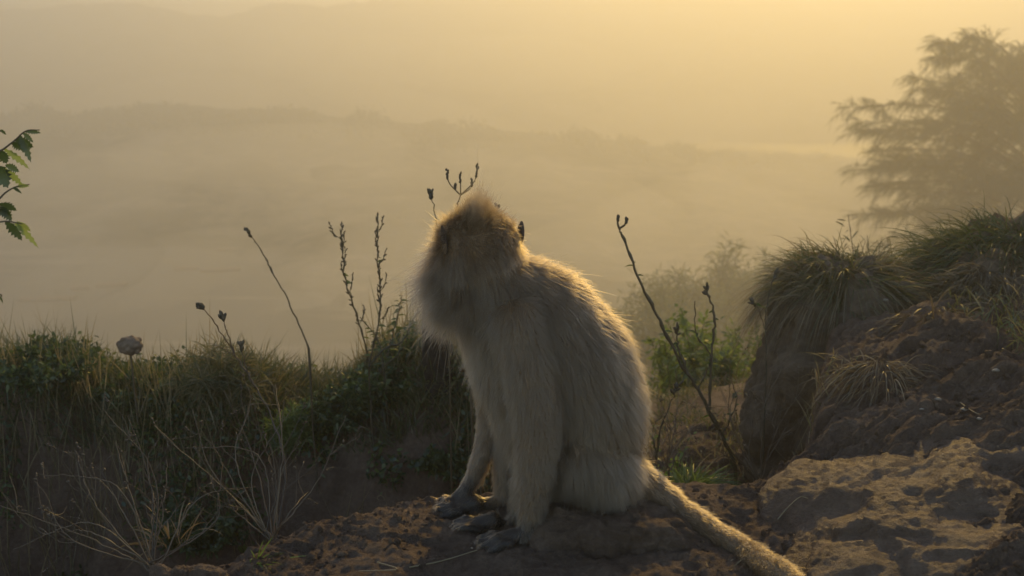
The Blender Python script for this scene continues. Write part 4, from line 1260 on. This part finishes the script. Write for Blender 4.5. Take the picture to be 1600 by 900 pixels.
peb = [(1465, 625, .009, 'white pebble, roundest of the few on the upper rock'), (1507, 641, .010, 'largest white pebble on the upper rock beside a dry leaf'), (1556, 580, .010, 'pale stone chip lying high against the broad bank'), (1530, 655, .007, 'small flat pale pebble below the largest white pebble'),
       (1383, 470, .010, 'white stone chip stuck in the soil between mound and bank'), (1440, 640, .006, 'tiny pale pebble at the near end of the upper rock'), (737, 857, .0035, 'tiny white pebble on the path by the front hand')]
for px_, py_, r_, lab in peb:
    q = ray_hit(px_, py_)
    r_ *= .62
    v, f = rock_verts((0, 0, 0), (r_ * 1.3, r_, r_ * .6), int(px_), sub=3, big=.5, mid=.2, fine=.05)
    o = mesh_obj('pebble', v, f, M['pebble']); o.location = tuple(q + (0, 0, r_ * .3)); tag(o, lab, 'pebble', 'pale pebbles on soil and rock')
for pts_, lab in (([(640, 890), (690, 880), (745, 863)], 'long pale straw lying on the path before the front hand'), ([(590, 882), (620, 893), (560, 896)], 'short bent straw on the path in front of the dirt crest'),
                  ([(1215, 815), (1232, 795), (1250, 780), (1262, 782)], 'thin bent straw between the tail and the rounded rock'), ([(1500, 632), (1520, 646), (1530, 650)], 'dry curled leaf stalk among the white pebbles')):
    mb = MB(); tube(mb, smooth_path([ray_hit(*q) + (0, 0, .004) for q in pts_], 6), .0014, .0008, 5, .9)
    tag(mb.build('straw', M['drygrass']), lab, 'straw', 'straws on the ground')
cb = on_ground(604, 786, 0)
fb = [cb + np.array((0, 0, -.005)), cb + np.array((-.006, 0, .012)), cb + np.array((-.014, 0, .022)), cb + np.array((-.022, 0, .021)), cb + np.array((-.026, 0, .014)), cb + np.array((-.021, 0, .009))]
mb = MB(); tube(mb, smooth_path(fb, 6), .0013, .0008, 5, .8)
tag(mb.build('curled_tendril', M['drygrass']), 'small dry tendril curling over on the crest of the dirt path', 'tendril')

# pale narrow rafts far out on the lake
def lake_pt(px_, py_):
    d_ = P(px_, py_, 1.0) - CAM
    return CAM + d_ * ((LAKE_Z - CAM[2]) / d_[2])
for qi, (px_, py_, w_, lab) in enumerate(((360, 392, 46, 'short pale raft on the misty lake, level with the slanting bud stalk'), (448, 392, 60, 'pale raft on the misty lake straight behind the slanting bud stalk'), (292, 422, 40, 'pale narrow raft on the lake above the bank bents'), (345, 424, 62, 'long pale raft on the lake beside the narrow one above the bents'),
                            (175, 447, 50, 'pale raft on the lake above the round seed head'), (75, 469, 90, 'longest faint raft low on the lake beyond the leggy plant'), (455, 380, 50, 'faint raft behind the bud stalk, second from the far shore'), (125, 452, 30, 'stubby faint raft on the lake next to the longest one'))):
    a_, b_ = lake_pt(px_ - w_ / 2, py_), lake_pt(px_ + w_ / 2, py_ - 2)
    t = thing('lake_raft', (a_ + b_) / 2, lab, 'raft', 'pale rafts on the lake')
    L_ = np.linalg.norm(b_ - a_); ux = (b_ - a_) / L_; uy = np.array((-ux[1], ux[0], 0))
    for q in range(5):
        c_ = (a_ + b_) / 2 + uy * (q - 2) * .28 + (0, 0, .12)
        mb = MB(); tube(mb, np.array([c_ - ux * L_ * (.5 - .03 * (q % 2)), c_, c_ + ux * L_ * (.5 - .04 * (q % 3))]), .12, .12, 8, .9); mb.build('bamboo_pole', M['stone'], t)
    for q in (-.35, .35):
        c_ = (a_ + b_) / 2 + ux * L_ * q + (0, 0, .27)
        mb = MB(); tube(mb, np.array([c_ - uy * .7, c_ + uy * .7]), .05, .05, 6); mb.build('cross_pole', M['stone'], t)

# drifting wisps of thicker mist low over the valley
mb = MB()
v0, f0 = _ICO[4]
wr = np.random.default_rng(23)
m, nt, out = new_mat('mist_air')
pv = nt.nodes.new('ShaderNodeVolumePrincipled')
pv.inputs['Color'].default_value = (0.8, 0.795, 0.77, 1)
pv.inputs['Density'].default_value = 0.011
pv.inputs['Anisotropy'].default_value = HAZE_G
nt.links.new(pv.outputs[0], out.inputs['Volume'])
for px_, py_, Y_, rx, ry, rz in ((120, 300, 95, 9, 16, 3.2), (420, 240, 150, 20, 24, 4.0), (640, 400, 80, 7, 14, 3.6), (700, 190, 225, 30, 14, 4.5), (1050, 205, 215, 22, 12, 6.0), (900, 330, 110, 13, 18, 4.5), (260, 420, 78, 6, 12, 2.4), (30, 430, 70, 8, 12, 3.0),
                                 (560, 300, 118, 10, 16, 3.2), (250, 160, 300, 36, 20, 6.0), (1230, 300, 120, 12, 16, 4.5), (560, 90, 300, 34, 20, 7.0), (800, 100, 300, 30, 18, 8.0)):
    q = P(px_, py_, Y_)
    lump = 1 + .34 * fbm(v0 * 1.3 + px_, 7, 3)
    wv_ = v0 * lump[:, None] * np.array((rx, ry, rz))
    wv_[:, 2] += .25 * wv_[:, 0] * wr.normal(0, .5)
    wv_[:, 2] = np.maximum(wv_[:, 2] + q[2], LAKE_Z + .3)
    wv_[:, :2] += q[:2]
    mb.add(wv_, f0)
wo = mb.build('mist_wisps', m)
tag(wo, 'drifting paler wisps of mist over the valley', 'mist', kind='stuff')

mb = MB()
m, nt, out = new_mat('near_mist_air')
pv = nt.nodes.new('ShaderNodeVolumePrincipled')
pv.inputs['Color'].default_value = (0.8, 0.795, 0.77, 1)
pv.inputs['Density'].default_value = 0.06
pv.inputs['Anisotropy'].default_value = HAZE_G
nt.links.new(pv.outputs[0], out.inputs['Volume'])
for px_, py_, Y_, rx, ry, rz in ((1120, 470, 8.2, 1.6, 2.2, .75), (250, 530, 6.6, 1.7, 1.6, .5), (640, 480, 9.0, 1.2, 1.8, .6)):
    q = P(px_, py_, Y_)
    mb.add(v0 * (1 + .34 * fbm(v0 * 1.3 + px_, 7, 3))[:, None] * np.array((rx, ry, rz)) + q, f0)
tag(mb.build('slope_mist', m), 'thin mist drifting up the slope behind the near bank', 'mist', kind='stuff')

# ------------------------------------------------------------------ haze
m, nt, out = new_mat('haze_air')
pv = nt.nodes.new('ShaderNodeVolumePrincipled')
pv.inputs['Color'].default_value = (0.72, 0.715, 0.68, 1)
pv.inputs['Density'].default_value = HAZE_DENSITY
pv.inputs['Anisotropy'].default_value = HAZE_G
nt.links.new(pv.outputs[0], out.inputs['Volume'])
allv = [(o.matrix_basis @ Vector(c_)) for o in col.objects if o.type == 'MESH' and o.parent is None for c_ in o.bound_box]
lo = [min(v[k] for v in allv) for k in range(3)]
hi = [max(v[k] for v in allv) for k in range(3)]
x0, y0, z0 = lo[0] - 5, min(lo[1], -6) - 5, lo[2] - 1
x1, y1, z1 = hi[0] + 5, hi[1] + 5, hi[2] + 1.0
hv = [(x, y, z) for x in (x0, x1) for y in (y0, y1) for z in (z0, z1)]
hf = [(0, 1, 3, 2), (4, 6, 7, 5), (0, 4, 5, 1), (2, 3, 7, 6), (0, 2, 6, 4), (1, 5, 7, 3)]
ho = mesh_obj('haze', hv, hf, m, smooth=False)
tag(ho, 'thin golden morning mist filling the valley', 'haze', kind='stuff')
print('HAZE BOX', x0, x1, y0, y1, z0, z1)
